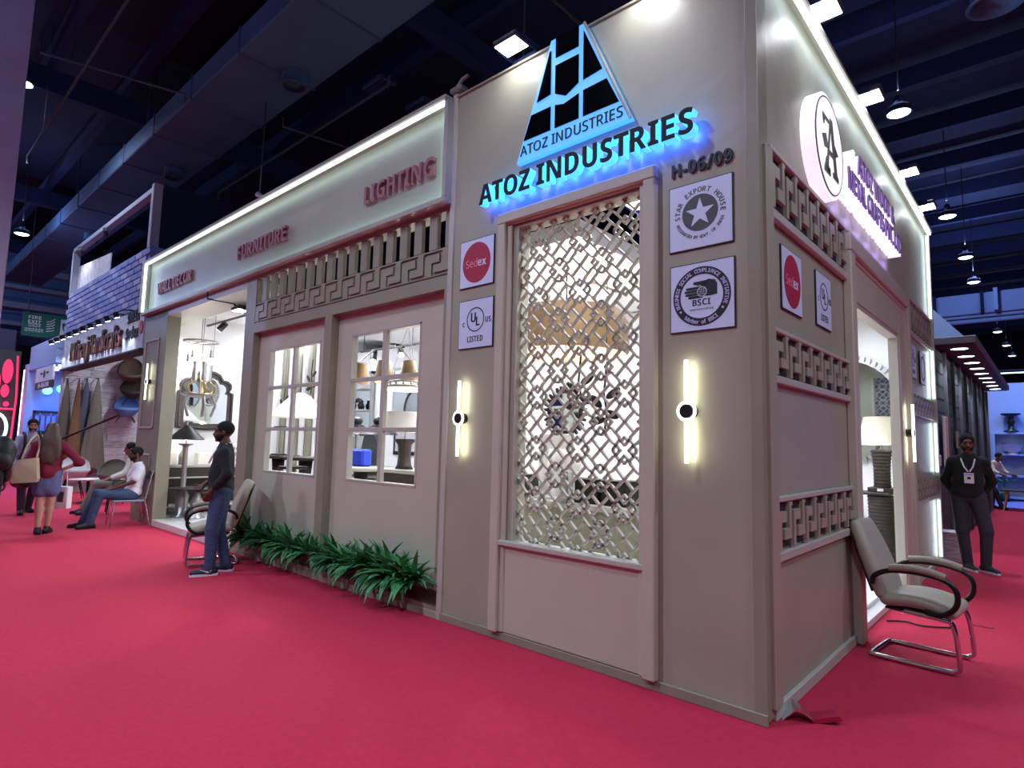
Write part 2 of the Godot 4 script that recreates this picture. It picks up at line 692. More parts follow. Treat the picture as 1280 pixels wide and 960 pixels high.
	hair.append_array([ell(at_h.call(0, -.03, .085), Vector3(.066, .098, .075), fq, true)])
	if w.hair_cut == "short":
		hair.append(ell(at_h.call(0, -.09, .01), Vector3(.12, .07, .13), fq, true))
	field_part(o, "hair", hair, .008, .02, w.hair)
	if w.has("beard"):
		var beard := [ell(at_h.call(0, -.045, .022), Vector3(.063, .07, .071), fq), ell(at_h.call(0, -.01, .07), Vector3(.05, .055, .06), fq, true), ell(at_h.call(0, .06, .0), Vector3(.12, .085, .14), fq, true)]
		field_part(o, "beard", beard, .007, .012, w.hair)
		part(o, "moustache", MB.new().tube([at_h.call(-.03, -.056, .083), at_h.call(0, -.046, .097), at_h.call(.03, -.056, .083)], .007, 6).done(), w.hair)
	if w.has("lanyard"):
		var cb: Vector3 = j.chest + tq * Vector3(.0, -.06, .138 + fat * 1.2)
		var strap := MB.new().tube([j.neck + tq * Vector3(.0, .045, -.07), j.neck + tq * Vector3(.075, .02, -.01), j.chest + tq * Vector3(.068, .12, .088), j.chest + tq * Vector3(.045, .03, .122 + fat * .6), cb + tq * Vector3(.008, .03, .0)], .009, 6)
		strap.tube([j.neck + tq * Vector3(.0, .045, -.07), j.neck + tq * Vector3(-.075, .02, -.01), j.chest + tq * Vector3(-.068, .12, .088), j.chest + tq * Vector3(-.045, .03, .122 + fat * .6), cb + tq * Vector3(-.008, .03, .0)], .009, 6)
		part(o, "lanyard", strap.done(), "white")
		if w.lanyard == "badge":
			var bd := part(o, "badge", bx(Vector3(.1, .13, .006), .002), "white", Transform3D(tq, cb + tq * Vector3(0, -.05, .012)))
			part(bd, "badge_print", bx(Vector3(.035, .03, .002)), "print_dark", Vector3(0, .0, .004))
			part(bd, "badge_print", bx(Vector3(.08, .02, .002)), "print_lilac", Vector3(0, .045, .004))
	return o


func field_part(o: Node3D, n: String, bones: Array, cell: float, k: float, m: String) -> MeshInstance3D:
	return part(o, n, net(bones, cell, k), m)


func ring_on(c: Vector3, q: Basis, rx: float, rz: float, n := 20) -> Array:
	var r := []
	for i in n:
		r.append(c + q * Vector3(cos(TAU * i / n) * rx, 0, sin(TAU * i / n) * rz))
	return r


func _ready() -> void:
	# ------------------------------------------------ camera, sky, exposure
	var cam := Camera3D.new()
	cam.name = "camera"
	cam.position = Vector3(1.271, 1.55, 3.590)
	cam.rotation = Vector3(deg_to_rad(5.567), deg_to_rad(42.1415), deg_to_rad(1.3436))
	cam.fov = 65.467
	cam.near = 0.05
	cam.far = 200.0
	add_child(cam)
	var env := Environment.new()
	env.background_mode = Environment.BG_COLOR
	env.background_color = Color(0.01, 0.015, 0.03)
	env.tonemap_mode = Environment.TONE_MAPPER_LINEAR
	env.tonemap_exposure = 1.0
	env.sdfgi_enabled = true
	env.ssao_enabled = true
	env.ssil_enabled = true
	var we := WorldEnvironment.new()
	we.name = "environment"
	we.environment = env
	add_child(we)
	materials()
	hall_lamps()
	hall()
	stand_front()
	stand_corner()
	stand_side()
	stand_room()
	signs()
	posters()
	stand_lights()
	furniture_room()
	office_chairs()
	planter()
	left_stand()
	right_stand()
	ceiling_services()
	people()
	small_things()


func materials() -> void:
	var c := surf("carpet", "b81c40", "c22247", 0.95, 0.9, 0.06, 0.0)
	c.detail_enabled = false
	c.normal_enabled = true
	c.normal_scale = 0.2
	c.normal_texture = noise_tex(0.4, 5, Color.BLACK, Color.WHITE, 3, true)
	surf("paint", "9d9c88", "a4a38f", 0.42, 0.35, 0.01, 0.06)
	surf("paint_grey", "8b8a76", "92917d", 0.42, 0.35, 0.01, 0.06)
	surf("panel", "b8b7a4", "bfbeab", 0.45, 0.35, 0.01, 0.05)
	surf("fascia", "9fa196", "a6a89d", 0.4, 0.3, 0.01, 0.04)
	mat("trim", "b4b4a9", 0.4)
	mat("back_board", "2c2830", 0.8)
	surf("room_wall", "e8e9ea", "eeeff0", 0.6, 0.4, 0.01, 0.04)
	surf("room_floor", "d9d8d6", "e2e1df", 0.3, 0.5, 0.02, 0.02)
	surf("deck", "0a1834", "0d1e40", 0.85, 0.2, 0.02)
	surf("duct", "3c5672", "435f7c", 0.8, 0.3, 0.01, 0.05, 0.2)
	mat("duct_seam", "2c4460", 0.6)
	surf("steel_dark", "0c1a3c", "10204a", 0.95, 0.3, 0.02)
	mat("steel_red", "2a121c", 0.7)
	mat("pipe", "3a3c44", 0.5, 0.3)
	surf("hall_wall", "4a6488", "54709a", 0.8, 0.2, 0.02)
	mat("hall_white", "8a93a6", 0.7)
	surf("lilac", "a79fbd", "aea6c4", 0.7, 0.4, 0.02, 0.05)
	mat("white", "f2f2f4", 0.5)
	mat("black", "0c0c10", 0.45)
	mat("black_leather", "0d0d0f", 0.4)
	mat("eye", "120c0a", 0.2)
	mat("print_dark", "15151f", 0.6)
	mat("print_grey", "4c4f54", 0.6)
	mat("print_red", "a5143f", 0.5)
	mat("print_lilac", "b9b7e6", 0.6)
	mat("poster", "cfdefa", 0.4)
	mat("poster_edge", "14141c", 0.5)
	mat("pale_rose", "e08aa2", 0.5)
	mat("rose", "98606c", 0.45)
	mat("face_dark", "06060f", 0.7)
	mat("black_glass", "05060a", 0.08)
	glow("led", "e2fbff", 2.0)
	glow("led_soft", "c8fff2", 2.4)
	glow("joint", "e8f2ff", 0.5)
	glow("lens", "f4f8ff", 8.0)
	glow("lens_high", "eef4ff", 9.0)
	glow("tube", "fffef2", 2.5)
	glow("bulb", "fff4e6", 3.0)
	glow("logo_blue", "4fb0ff", 0.75).albedo_color = col("6cb8f0")
	glow("acrylic_blue", "48bcff", 1.35).albedo_color = col("7fd0ff")
	glow("acrylic_white", "f4eaff", 0.9)
	glow("sign_white", "ffffff", 0.65)
	glow("cyan", "3ad8f0", 1.6)
	glow("neon_pink", "ff3a74", .6).albedo_color = col("c02a58")
	glow("neon_cyan", "8af0ff", 1.2)
	mat("monogram", "62625f", 0.5)
	mat("monogram_violet", "8b72b0", 0.5)
	mat("chrome", "d8dade", 0.12, 1.0)
	mat("brass", "b39a62", 0.3, 0.8)
	mat("silver", "a9a8a6", 0.35, 0.7)
	surf("leather", "a8a291", "b0aa99", 0.45, 3.0, 0.04, 0.25)
	mat("armpad", "9c9686", 0.5)
	surf("wood_dark", "2a211e", "3a2e29", 0.5, 1.5, 0.05)
	surf("wood_tan", "b08f66", "bf9e74", 0.5, 1.5, 0.03)
	surf("wood_carved", "37312f", "453d3a", 0.6, 4.0, 0.06, 0.6)
	var sh := mat("shade_white", "f1eee8", 0.8)
	sh.backlight_enabled = true
	sh.backlight = Color(0.5, 0.48, 0.44)
	mat("shade_tan", "9d8460", 0.5, 0.3)
	var mir := mat("mirror", "c9d0d6", 0.03, 1.0)
	mir.metallic_specular = 0.8
	var lf := surf("leaf", "357f45", "55a868", 0.5, 8.0, 0.05)
	lf.backlight_enabled = true
	lf.backlight = Color(0.05, 0.15, 0.05)
	mat("leaf_dark", "2a7044", 0.5)
	mat("soil", "2a2420", 0.95)
	# skins and clothes
	mat("skin_deep", "5a382b", 0.55)
	mat("skin_brown", "7a4d3b", 0.55)
	mat("skin_fair", "c39a88", 0.55)
	mat("hair_black", "0b0a0c", 0.9)
	surf("hair_brown", "3b2a22", "52392c", 0.45, 20.0, 0.08, 0.3)
	surf("cloth_charcoal", "1b1d22", "21242a", 0.9, 6.0, 0.05, 0.2)
	surf("cloth_green_black", "1a1f1e", "202624", 0.9, 6.0, 0.05, 0.2)
	surf("cloth_white", "dfe0ea", "e8e9f2", 0.9, 6.0, 0.05, 0.2)
	surf("cloth_pale_blue", "b4bfe0", "c0cbe8", 0.9, 6.0, 0.05, 0.2)
	surf("cloth_cream", "cfc8be", "d8d2c8", 0.9, 6.0, 0.05, 0.2)
	surf("cloth_wine", "6a1230", "7d1a3a", 0.9, 6.0, 0.05, 0.2)
	surf("denim", "2e405f", "4a6084", 0.9, 3.0, 0.03, 0.2)
	surf("denim_pale", "56658f", "6a79a4", 0.9, 3.0, 0.03, 0.2)
	surf("trouser_grey", "35353d", "42424b", 0.9, 3.0, 0.03, 0.2)
	surf("canvas", "b5a98e", "c4b89c", 0.9, 5.0, 0.06, 0.3)
	mat("shoe_navy", "18233f", 0.6)
	mat("shoe_black", "101012", 0.5)
	mat("shoe_grey", "2f3a40", 0.6)
	mat("sole_white", "e4e4ea", 0.5)
	# neighbouring stands
	surf("brick_blue", "5a6fb0", "8b9bd0", 0.7, 1.2, 0.05, 0.2)
	surf("brick_blue_pale", "8794c4", "a9b3dc", 0.7, 1.2, 0.05, 0.2)
	surf("plank_white", "a6a6b0", "f0f0f4", 0.7, 1.0, 0.04, 0.0).uv1_scale = Vector3(.35, 4.0, .35)
	surf("plank_grey", "84848c", "d8d8de", 0.7, 1.0, 0.04, 0.0).uv1_scale = Vector3(.35, 4.0, .35)
	surf("fascia_stone", "9fb0c6", "d7dfea", 0.6, 0.8, 0.02, 0.1)
	surf("navy_cloth", "0e1a30", "122038", 0.95, 0.5, 0.03)
	mat("rust", "4f2c22", 0.5)
	mat("wood_frame", "8f96a8", 0.6)
	surf("hide_grey", "4c4740", "625b53", 0.8, 3.0, 0.04, 0.3)
	surf("hide_brown", "66482f", "7d5d42", 0.8, 3.0, 0.04, 0.3)
	surf("hide_blue", "465468", "5c6a80", 0.8, 3.0, 0.04, 0.3)
	surf("hide_stone", "666257", "7f7b6f", 0.8, 3.0, 0.04, 0.3)
	mat("seat_brown", "4b3c33", 0.5)
	mat("seat_blue", "5b7fb8", 0.5)
	mat("seat_white", "d6d6d8", 0.5)
	mat("blue_wall", "8fa6d8", 0.6)
	mat("blue_floor", "7c80d8", 0.7)
	surf("slate", "243230", "32423e", 0.7, 0.7, 0.04, 0.3)
	surf("slate_dark", "1f2628", "283033", 0.7, 0.7, 0.04, 0.3)
	mat("canopy", "56565e", 0.6)
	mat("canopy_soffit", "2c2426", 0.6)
	mat("truss_dim", "3a4a70", 0.7)
	mat("truss_panel", "7f97c4", 0.7)
	mat("exit_green", "0f6a5a", 0.6)
	mat("blue_bag", "1f3fd0", 0.5)
	mat("picture", "b7b8ba", 0.5)


# ---------------------------------------------------------------- the hall
func hall_lamps() -> void:
	# high-bay lamps hung in rows from the ceiling; those over the aisle behind the viewer light the stand's two faces
	var proto: Node3D = null
	var spots := [
		[Vector3(-14.0, 8.6, 1.79), 24.0, "bright round hall lamp high at the left beside the lilac wall end"],
		[Vector3(-19.8, 7, .81), 24.0, "small round hall lamp seen low at the far left beside the lilac wall end"],
		[Vector3(-.33, 7, -7.38), 20.0, "hall lamp on a rod, nearest of the row beyond the stand's far corner"],
		[Vector3(-.3, 7, -13.1), 12.0, "hall lamp of the row beyond the stand, close to the last floodlight"],
		[Vector3(-.3, 7, -17.0), 16.0, "hall lamp of the row beyond the stand, just above the pale panelled beam", .3],
		[Vector3(-.37, 7, -20.2), 16.0, "hall lamp shining right in front of the pale panelled beam", .7],
		[Vector3(-.34, 7, -30.7), 16.0, "hall lamp just under the pale panelled beam, highest of the three there"],
		[Vector3(-.24, 7, -35.3), 16.0, "hall lamp under the pale panelled beam, middle of the three there"],
		[Vector3(-.19, 7, -39.6), 16.0, "hall lamp under the pale panelled beam, lowest and farthest of the three"],
		[Vector3(-4.5, 7, 7.0), 27.0, "hall lamp over the red aisle facing the stand's long front"],
		[Vector3(2.5, 7, 7.0), 22.0, "hall lamp over the red aisle behind the viewer"],
		[Vector3(7.0, 7, -1.5), 22.0, "hall lamp over the red aisle facing the stand's short side"],
		[Vector3(-12.5, 7, 8.5), 14.0, "hall lamp over the aisle facing the stand's open doorway"],
		[Vector3(6.5, 7, -10.0), 18.0, "hall lamp over the aisle facing the dark slatted stand"],
		[Vector3(-2.6, 7, 3.6), 15.0, "hall lamp right over the red aisle in front of the carved screen"],
		[Vector3(3.6, 7, .8), 17.0, "hall lamp right over the red aisle outside the stand's corner"],
		[Vector3(-8.5, 7, 5.2), 18.0, "hall lamp over the aisle facing the lilac wall end"],
		[Vector3(-26, 7, 7.0), 45.0, "hall lamp lighting the cladding of the far left hall wall", .7]]
	for s in spots:
		if proto == null:
			proto = thing("high_bay_lamp", s[2], "lamp", s[0], 0.0, "high-bay lamps under the hall ceiling")
			part(proto, "housing", MB.new().lathe([[.0, .30], [.05, .30], [.07, .16], [.16, .12], [.19, .03], [.19, .0], [.17, .0], [.16, .02]], Vector3.ZERO, 20).done(), "steel_dark")
			part(proto, "lens", MB.new().lathe([[.0, -.02], [.12, -.015], [.165, .01], [.165, .02], [0, .02]], Vector3.ZERO, 20).done(), "lens_high")
			part(proto, "rod", MB.new().cyl(Vector3(0, .2, 0), Vector3(0, 1.35, 0), .012, -1, 6).done(), "pipe")
			spot(proto, Vector3(0, -.06, 0), Vector3.DOWN, "dfe8ff", s[1], 78.0, .18)
			omni(proto, Vector3(0, .32, 0), "a8c0ff", s[1] * (s[3] if s.size() > 3 else .1), .05).name = "spill_light"
		else:
			var c := copy(proto, "high_bay_lamp", s[0], 0.0, s[2])
			(c.get_node("rod") as Node3D).scale.y = 1.0 if s[0].y > 8.0 else 2.0
			(c.get_node("lamp_light") as SpotLight3D).light_energy = s[1]
			(c.get_node("spill_light") as OmniLight3D).light_energy = s[1] * (s[3] if s.size() > 3 else .1)


func hall() -> void:
	struct("floor", MB.new().span(-32, 16, -.2, 0, -50, 14).done(), "carpet", "red exhibition carpet covering the aisle floor", "floor")
	struct("ceiling", MB.new().span(-32, 16, 9.6, 9.9, -50, 14).done(), "deck", "dark navy hall ceiling above the stands", "ceiling")
	struct("wall_back", MB.new().span(-32, 16, 0, 9.6, -50.3, -50).done(), "deck", "dark far wall of the hall beyond the right aisle")
	struct("wall_right", MB.new().span(16, 16.3, 0, 9.6, -50, 14).done(), "hall_wall", "grey hall wall to the right of the aisle")
	struct("wall_near", MB.new().span(-32, 16, 0, 9.6, 14, 14.3).done(), "hall_wall", "grey hall wall behind the viewer")
	var wl := struct("wall_left", MB.new().span(-32.3, -32, 0, 9.6, -50, 14).done(), "hall_wall", "slate-blue hall wall with horizontal cladding at the far left")
	for i in 9:
		part(wl, "cladding_board", bx(Vector3(.12, .62, 30), .03), "hall_wall", Vector3(-31.94, 3.5 + i * .68, -4))
	for i in 4:
		part(wl, "girder", bx(Vector3(.5, .18 + .08 * (i % 2), 30), .02), "hall_white", Vector3(-31.6, 6.1 + i * 0.8, -4))
	for z in [-.55, -3.4, -7.5, 2.2]:
		part(wl, "column", bx(Vector3(.7, 5.8, .7), .04), "hall_white", Vector3(-31.5, 2.9, z))
	for z in [-1.7, -5.4]:
		part(wl, "dark_opening", bx(Vector3(.2, 1.1, 1.8), .02), "slate_dark", Vector3(-31.85, 4.6, z))
	# purlins and girders of the roof
	var pr := struct("trim_1", MB.new().span(-32, 16, 9.2, 9.6, -.1, .1).done(), "steel_dark", "dark steel roof beams running above the stands", "beams")
	for i in 24:
		part(pr, "purlin", bx(Vector3(48, .42, .16), .0), "steel_dark", Vector3(-8, 9.3, 11.0 - i * 2.4))
	for x in [-29.0, -22.0, -14.0, -6.5, 2.2, 8.0]:
		part(pr, "girder", bx(Vector3(.22, .5, 64)), "steel_red" if x > 0 else "steel_dark", Vector3(x, 8.85, -18))
	# pale panelled beam across the hall on the right
	var tb := struct("trim_2", MB.new().span(-9, 14, 6.75, 7.5, -24.6, -24.3).done(), "truss_panel", "pale blue panelled beam spanning the hall beyond the right aisle", "beam")
	for i in 16:
		part(tb, "panel", bx(Vector3(1.28, .78, .06), .015), "truss_panel", Vector3(-8.4 + i * 1.45, 7.12, -24.27))
		part(tb, "rib", bx(Vector3(.1, .9, .34), .01), "steel_dark", Vector3(-7.68 + i * 1.45, 7.1, -24.25))
	part(tb, "rail", MB.new().cyl(Vector3(-9, 6.62, -24.2), Vector3(14, 6.62, -24.2), .06, -1, 8).done(), "truss_panel")
	part(tb, "rail", MB.new().cyl(Vector3(-9, 6.48, -24.35), Vector3(14, 6.48, -24.35), .09, -1, 8).done(), "truss_panel")
	var drop := struct("trim_3", MB.new().span(.18, .30, 6.7, 7.5, -24.2, -23.6).done(), "truss_panel", "pale blue upright bracket on the panelled beam under a hall lamp", "bracket")
	drop.position = Vector3(-.25, 0, 0)
	# wall end across the aisle on the left
	struct("trim_4", MB.new().span(-12.1, -11.7, 0, 9.5, 2.03, 7.0, .01).done(), "lilac", "pale lilac wall end rising at the left edge", "wall")


# ---------------------------------------------------------------- the stand's shell
const TOP := 4.77


# greek key: one repeat of a meander, cut as a groove into a raised plate (rows of cells joined into runs)
func key_unit(w: float, h: float, depth: float, g := .19) -> ArrayMesh:
	var key := ["key", w, h, depth]
	if cache.has(key):
		return cache[key]
	var pts := [Vector2(0, .09), Vector2(0, .91), Vector2(.68, .91), Vector2(.68, .5), Vector2(.34, .5), Vector2(.34, .09), Vector2(1, .09)]
	var n := 26
	var mb := MB.new()
	var runs := {}
	for r in n:
		var y := (r + .5) / n
		var on := []
		for c in n:
			var p := Vector2((c + .5) / n, y)
			var hit := false
			for k in pts.size() - 1:
				var q := Geometry2D.get_closest_point_to_segment(p, pts[k], pts[k + 1])
				var d := p - q
				if maxf(absf(d.x) , absf(d.y)) < g * .5:
					hit = true
			for k in [0]:
				if absf(p.x - 1.0) < g * .5 and p.y > .09 and p.y < .91:
					hit = true
			on.append(not hit)
		var sig := []
		var c0 := -1
		for c in n + 1:
			var v: bool = on[c] if c < n else false
			if v and c0 < 0:
				c0 = c
			if not v and c0 >= 0:
				sig.append([c0, c])
				c0 = -1
		for s in sig:
			if runs.has(s) and runs[s][1] == r:
				runs[s][1] = r + 1
			else:
				if runs.has(s):
					var o: Array = runs[s]
					mb.span(s[0] * w / n, s[1] * w / n, o[0] * h / n, o[1] * h / n, 0, depth)
				runs[s] = [r, r + 1]
	for s in runs:
		mb.span(s[0] * w / n, s[1] * w / n, runs[s][0] * h / n, runs[s][1] * h / n, 0, depth)
	cache[key] = mb.done()
	return cache[key]


func stand_front() -> void:
	var face := struct("wall_front", MB.new().span(-7.03, -6.74, 0, 3.78, -.16, 0).span(-4.92, -4.77, .25, 2.95, -.16, 0).span(-6.74, -2.75, 0, .25, -.16, 0)
		.span(-2.85, -2.75, .25, 2.95, -.16, 0).span(-6.74, -2.75, 2.95, 3.08, -.16, 0).span(-6.74, -2.75, 3.70, 3.78, -.16, 0)
		.span(-6.74, -2.75, 3.08, 3.36, -.16, -.02).done(), "paint_grey", "taupe painted front of the stand framing two windows above a planter")
	# frieze: open slots between bars, a greek key below
	var bar := bx(Vector3(.118, .34, .05), .006)
	for i in 18:
		part(face, "slat", bar, "paint_grey", Vector3(-6.77 + .232 * i, 3.53, -.04))
	var ku := key_unit(.358, .25, .022, .10)
	for i in 11:
		part(face, "key_relief", ku, "paint_grey", Vector3(-6.74 + .358 * i, 3.095, -.022))
	# recessed window panels
	panel_with_window(face, -6.76, -4.9, -6.44, -5.14, 1)
	panel_with_window(face, -4.80, -2.82, -4.50, -3.28, 2)
	# ledge of the planter
	part(face, "ledge", MB.new().span(-6.76, -2.80, .10, .24, -.42, -.0).done(), "paint_grey")
	part(face, "skirting", MB.new().span(-7.03, -2.75, 0, .06, 0, .012, .003).done(), "paint")
	# fascia: a lightbox frame round a plain panel, LED strips inside the frame
	var fa := thing("lightbox_fascia", "long fascia over the stand's front edged with glowing light strips", "fascia", Vector3(-7.06, 4.275, 0))
	part(fa, "panel", MB.new().span(-4.24, 4.24, -.47, .47, -.14, -.02).done(), "fascia")
	part(fa, "frame", MB.new().span(-4.30, 4.28, .465, .50, -.14, .13, .004).span(-4.30, 4.28, -.53, -.475, -.16, .10, .004).span(-4.30, -4.25, -.475, .465, -.14, .13, .004).span(4.235, 4.28, -.475, .465, -.14, .10, .004).done(), "fascia")
	part(fa, "light_strip", MB.new().span(-4.24, 4.23, .438, .463, .06, .10).done(), "led")
	part(fa, "light_strip", MB.new().span(-4.245, -4.22, -.46, .44, .06, .10).done(), "led")
	part(fa, "light_strip", MB.new().span(-4.24, 4.23, -.474, -.466, .02, .05).done(), "led_soft")
	part(fa, "light_strip", MB.new().span(4.222, 4.234, -.46, .44, .02, .05).done(), "led_soft")
	strip_light(fa, Vector3(0, .43, .08), Vector3(0, -1, -.5), Vector3.RIGHT, 8.4, "d6fff4", .3)
	strip_light(fa, Vector3(0, -.46, .05), Vector3(0, 1, -.6), Vector3.RIGHT, 8.4, "b8f4ec", .26)
	strip_light(fa, Vector3(-4.2, 0, .08), Vector3(1, 0, -.5), Vector3.UP, .9, "cfeaff", .08)
	strip_light(fa, Vector3(4.2, 0, .05), Vector3(-1, 0, -.5), Vector3.UP, .9, "b8f4ec", .06)
	# pillar left of the doorway with two moulded panels
	var pi := struct("wall_pillar", MB.new().span(-11.32, -10.15, 0, 3.76, -.22, 0, .004).done(), "paint_grey", "taupe pillar with two moulded panels left of the open doorway", "pillar")
	for f in [[-11.18, -10.45, 1.64, 3.26], [-11.18, -10.45, .40, 1.20]]:
		var m := MB.new()
		for e in [[f[0], f[1], f[2], f[2] + .035], [f[0], f[1], f[3] - .035, f[3]], [f[0], f[0] + .035, f[2], f[3]], [f[1] - .035, f[1], f[2], f[3]]]:
			m.span(e[0], e[1], e[2], e[3], 0, .02, .006)
		part(pi, "moulding", m.done(), "trim")
	struct("wall_lintel", MB.new().span(-11.32, -7.0, 3.62, 3.76, -.5, -.0).done(), "fascia", "pale lintel over the open doorway of the stand", "lintel")


func panel_with_window(face: Node3D, x0: float, x1: float, w0: float, w1: float, n: int) -> void:
	var y0 := 1.09
	var y1 := 2.71
	part(face, "recessed_panel", MB.new().span(x0 - .1, w0, .2, 3.0, -.16, -.10).span(w1, x1 + .1, .2, 3.0, -.16, -.10).span(w0, w1, .2, y0, -.16, -.10).span(w0, w1, y1, 3.0, -.16, -.10).done(), "panel")
	var w := struct("window_%d" % n, MB.new().span(w0, w0 + .025, y0, y1, -.17, -.095, .003).span(w1 - .025, w1, y0, y1, -.17, -.095, .003).span(w0, w1, y0, y0 + .025, -.17, -.095, .003).span(w0, w1, y1 - .025, y1, -.17, -.095, .003).done(), "trim",
		"six-light window with the tall white lamp behind it, left of the two" if n == 1 else "six-light window with pendant lamps and tables behind it, right of the two", "window")
	part(w, "muntin", MB.new().span((w0 + w1) * .5 - .03, (w0 + w1) * .5 + .03, y0, y1, -.15, -.10, .004).done(), "trim")
	for k in [1, 2]:
		var y: float = y0 + (y1 - y0) * k / 3.0 + .02
		part(w, "muntin", MB.new().span(w0, w1, y - .022, y + .022, -.15, -.102, .004).done(), "trim")


# clipped straight piece of the jali screen
func jali_piece(mb: MB, a: Vector2, b: Vector2, lo: Vector2, hi: Vector2, wide: float, depth: float) -> void:
	var t0 := 0.0
	var t1 := 1.0
	var d := b - a
	for k in 2:
		for side in [[-d[k], a[k] - lo[k]], [d[k], hi[k] - a[k]]]:
			if absf(side[0]) < 1e-9:
				if side[1] < 0.0:
					return
			else:
				var t: float = side[1] / side[0]
				if side[0] < 0.0:
					t0 = maxf(t0, t)
				else:
					t1 = minf(t1, t)
	if t1 - t0 < .02:
		return
	var p := a + d * t0
	var q := a + d * t1
	var ang := (q - p).angle()
	var m := (p + q) * .5
	mb.box(Vector3(m.x, m.y, 0), Vector3((q - p).length() + wide * .6, wide, depth), 0.0, Basis(Vector3.BACK, ang))


func stand_corner() -> void:
	var w := struct("wall_corner", MB.new().span(-2.75, -1.95, 0, TOP, -.12, 0).span(-.74, 0, 0, TOP, -.12, -.0).span(-1.95, -.74, 3.34, TOP, -.12, 0).span(-1.95, -.74, 0, .76, -.12, 0).done(), "paint", "tall taupe corner wall of the stand carrying the blue sign and carved screen")
	part(w, "edge_strip", MB.new().span(-2.80, -2.735, 0, 4.82, -.10, .015, .003).done(), "trim")
	part(w, "corner_post", MB.new().span(-.055, .02, .02, TOP, -.15, .012, .004).done(), "paint_grey")
	part(w, "baseboard", MB.new().span(-2.75, .02, 0, .065, 0, .02, .004).done(), "paint_grey")
	part(w, "coping", MB.new().span(-2.75, .02, TOP, TOP + .02, -.14, .02, .003).done(), "paint_grey")
	# stepped surround of the screen
	for s in [[-2.13, -.66, .045, .065, .09], [-2.055, -.735, .12, .03, .06]]:
		var m := MB.new()
		m.span(s[0], s[0] + s[4], .066, 3.49 - s[2] * .6 - s[4], 0, s[3], .008).span(s[1] - s[4], s[1], .066, 3.49 - s[2] * .6 - s[4], 0, s[3], .008).span(s[0], s[1], 3.49 - s[2] * .6 - s[4], 3.49 - s[2] * .6, 0, s[3], .008)
		part(w, "surround", m.done(), "panel")
	part(w, "lower_panel", MB.new().span(-2.04, -.75, .07, .74, 0, .018, .004).done(), "panel")
	part(w, "sill", MB.new().span(-2.05, -.74, .735, .775, -.1, .055, .006).done(), "trim")
	part(w, "reveal", MB.new().span(-1.965, -1.94, .76, 3.34, -.14, .0).span(-.75, -.725, .76, 3.34, -.14, .0).span(-1.95, -.74, 3.33, 3.35, -.14, 0).done(), "panel")
	# the carved screen
	var jb := MB.new()
	var P := .2
	var lo := Vector2(-1.95, .775)
	var hi := Vector2(-.74, 3.335)
	var wide := .0145
	for iy in range(-10, 5):
		for ix in range(-3, 6):
			var o := Vector2(-1.554 + ix * P, 2.711 + iy * P)
			var segs := []
			if (ix + iy) % 2 == 0:
				# crossing of four petals: bars that run to the long hexagons
				for q in 4:
					segs.append([Vector2.ZERO, Vector2(.38, .38).rotated(q * PI / 2)])
					segs.append([Vector2(.24, .52).rotated(q * PI / 2), Vector2(.52, .24).rotated(q * PI / 2)])
			else:
				# saltire cut-out framed by four lozenges, rounded towards the plain petals
				for q in 4:
					var side := Vector2i(Vector2(1, 0).rotated(q * PI / 2).round())
					var petal := posmod(ix + side.x, 2) == 0
					for pr in [[.175, 0, .32, .145], [.175, 0, .32, -.145], [.32, .145, .37, .195], [.32, -.145, .37, -.195], [.37, .195, .195, .37], [.37, .195, .48, .24], [.37, -.195, .48, -.24]]:
						segs.append([Vector2(pr[0], pr[1]).rotated(q * PI / 2), Vector2(pr[2], pr[3]).rotated(q * PI / 2)])
					var tip := [Vector2(.32, -.145), Vector2(.465, 0), Vector2(.32, .145)]
					if petal:
						tip = [Vector2(.32, -.145), Vector2(.40, -.12), Vector2(.455, -.06), Vector2(.47, 0), Vector2(.455, .06), Vector2(.40, .12), Vector2(.32, .145)]
					for k in tip.size() - 1:
						segs.append([tip[k].rotated(q * PI / 2), tip[k + 1].rotated(q * PI / 2)])
			for s in segs:
				jali_piece(jb, o + s[0] * P, o + s[1] * P, lo, hi, wide, .026)
	solo("lattice_screen", jb.done(), "panel", "pale carved lattice screen of diamonds and petals in the corner wall", "screen", Vector3(0, 0, -.058))


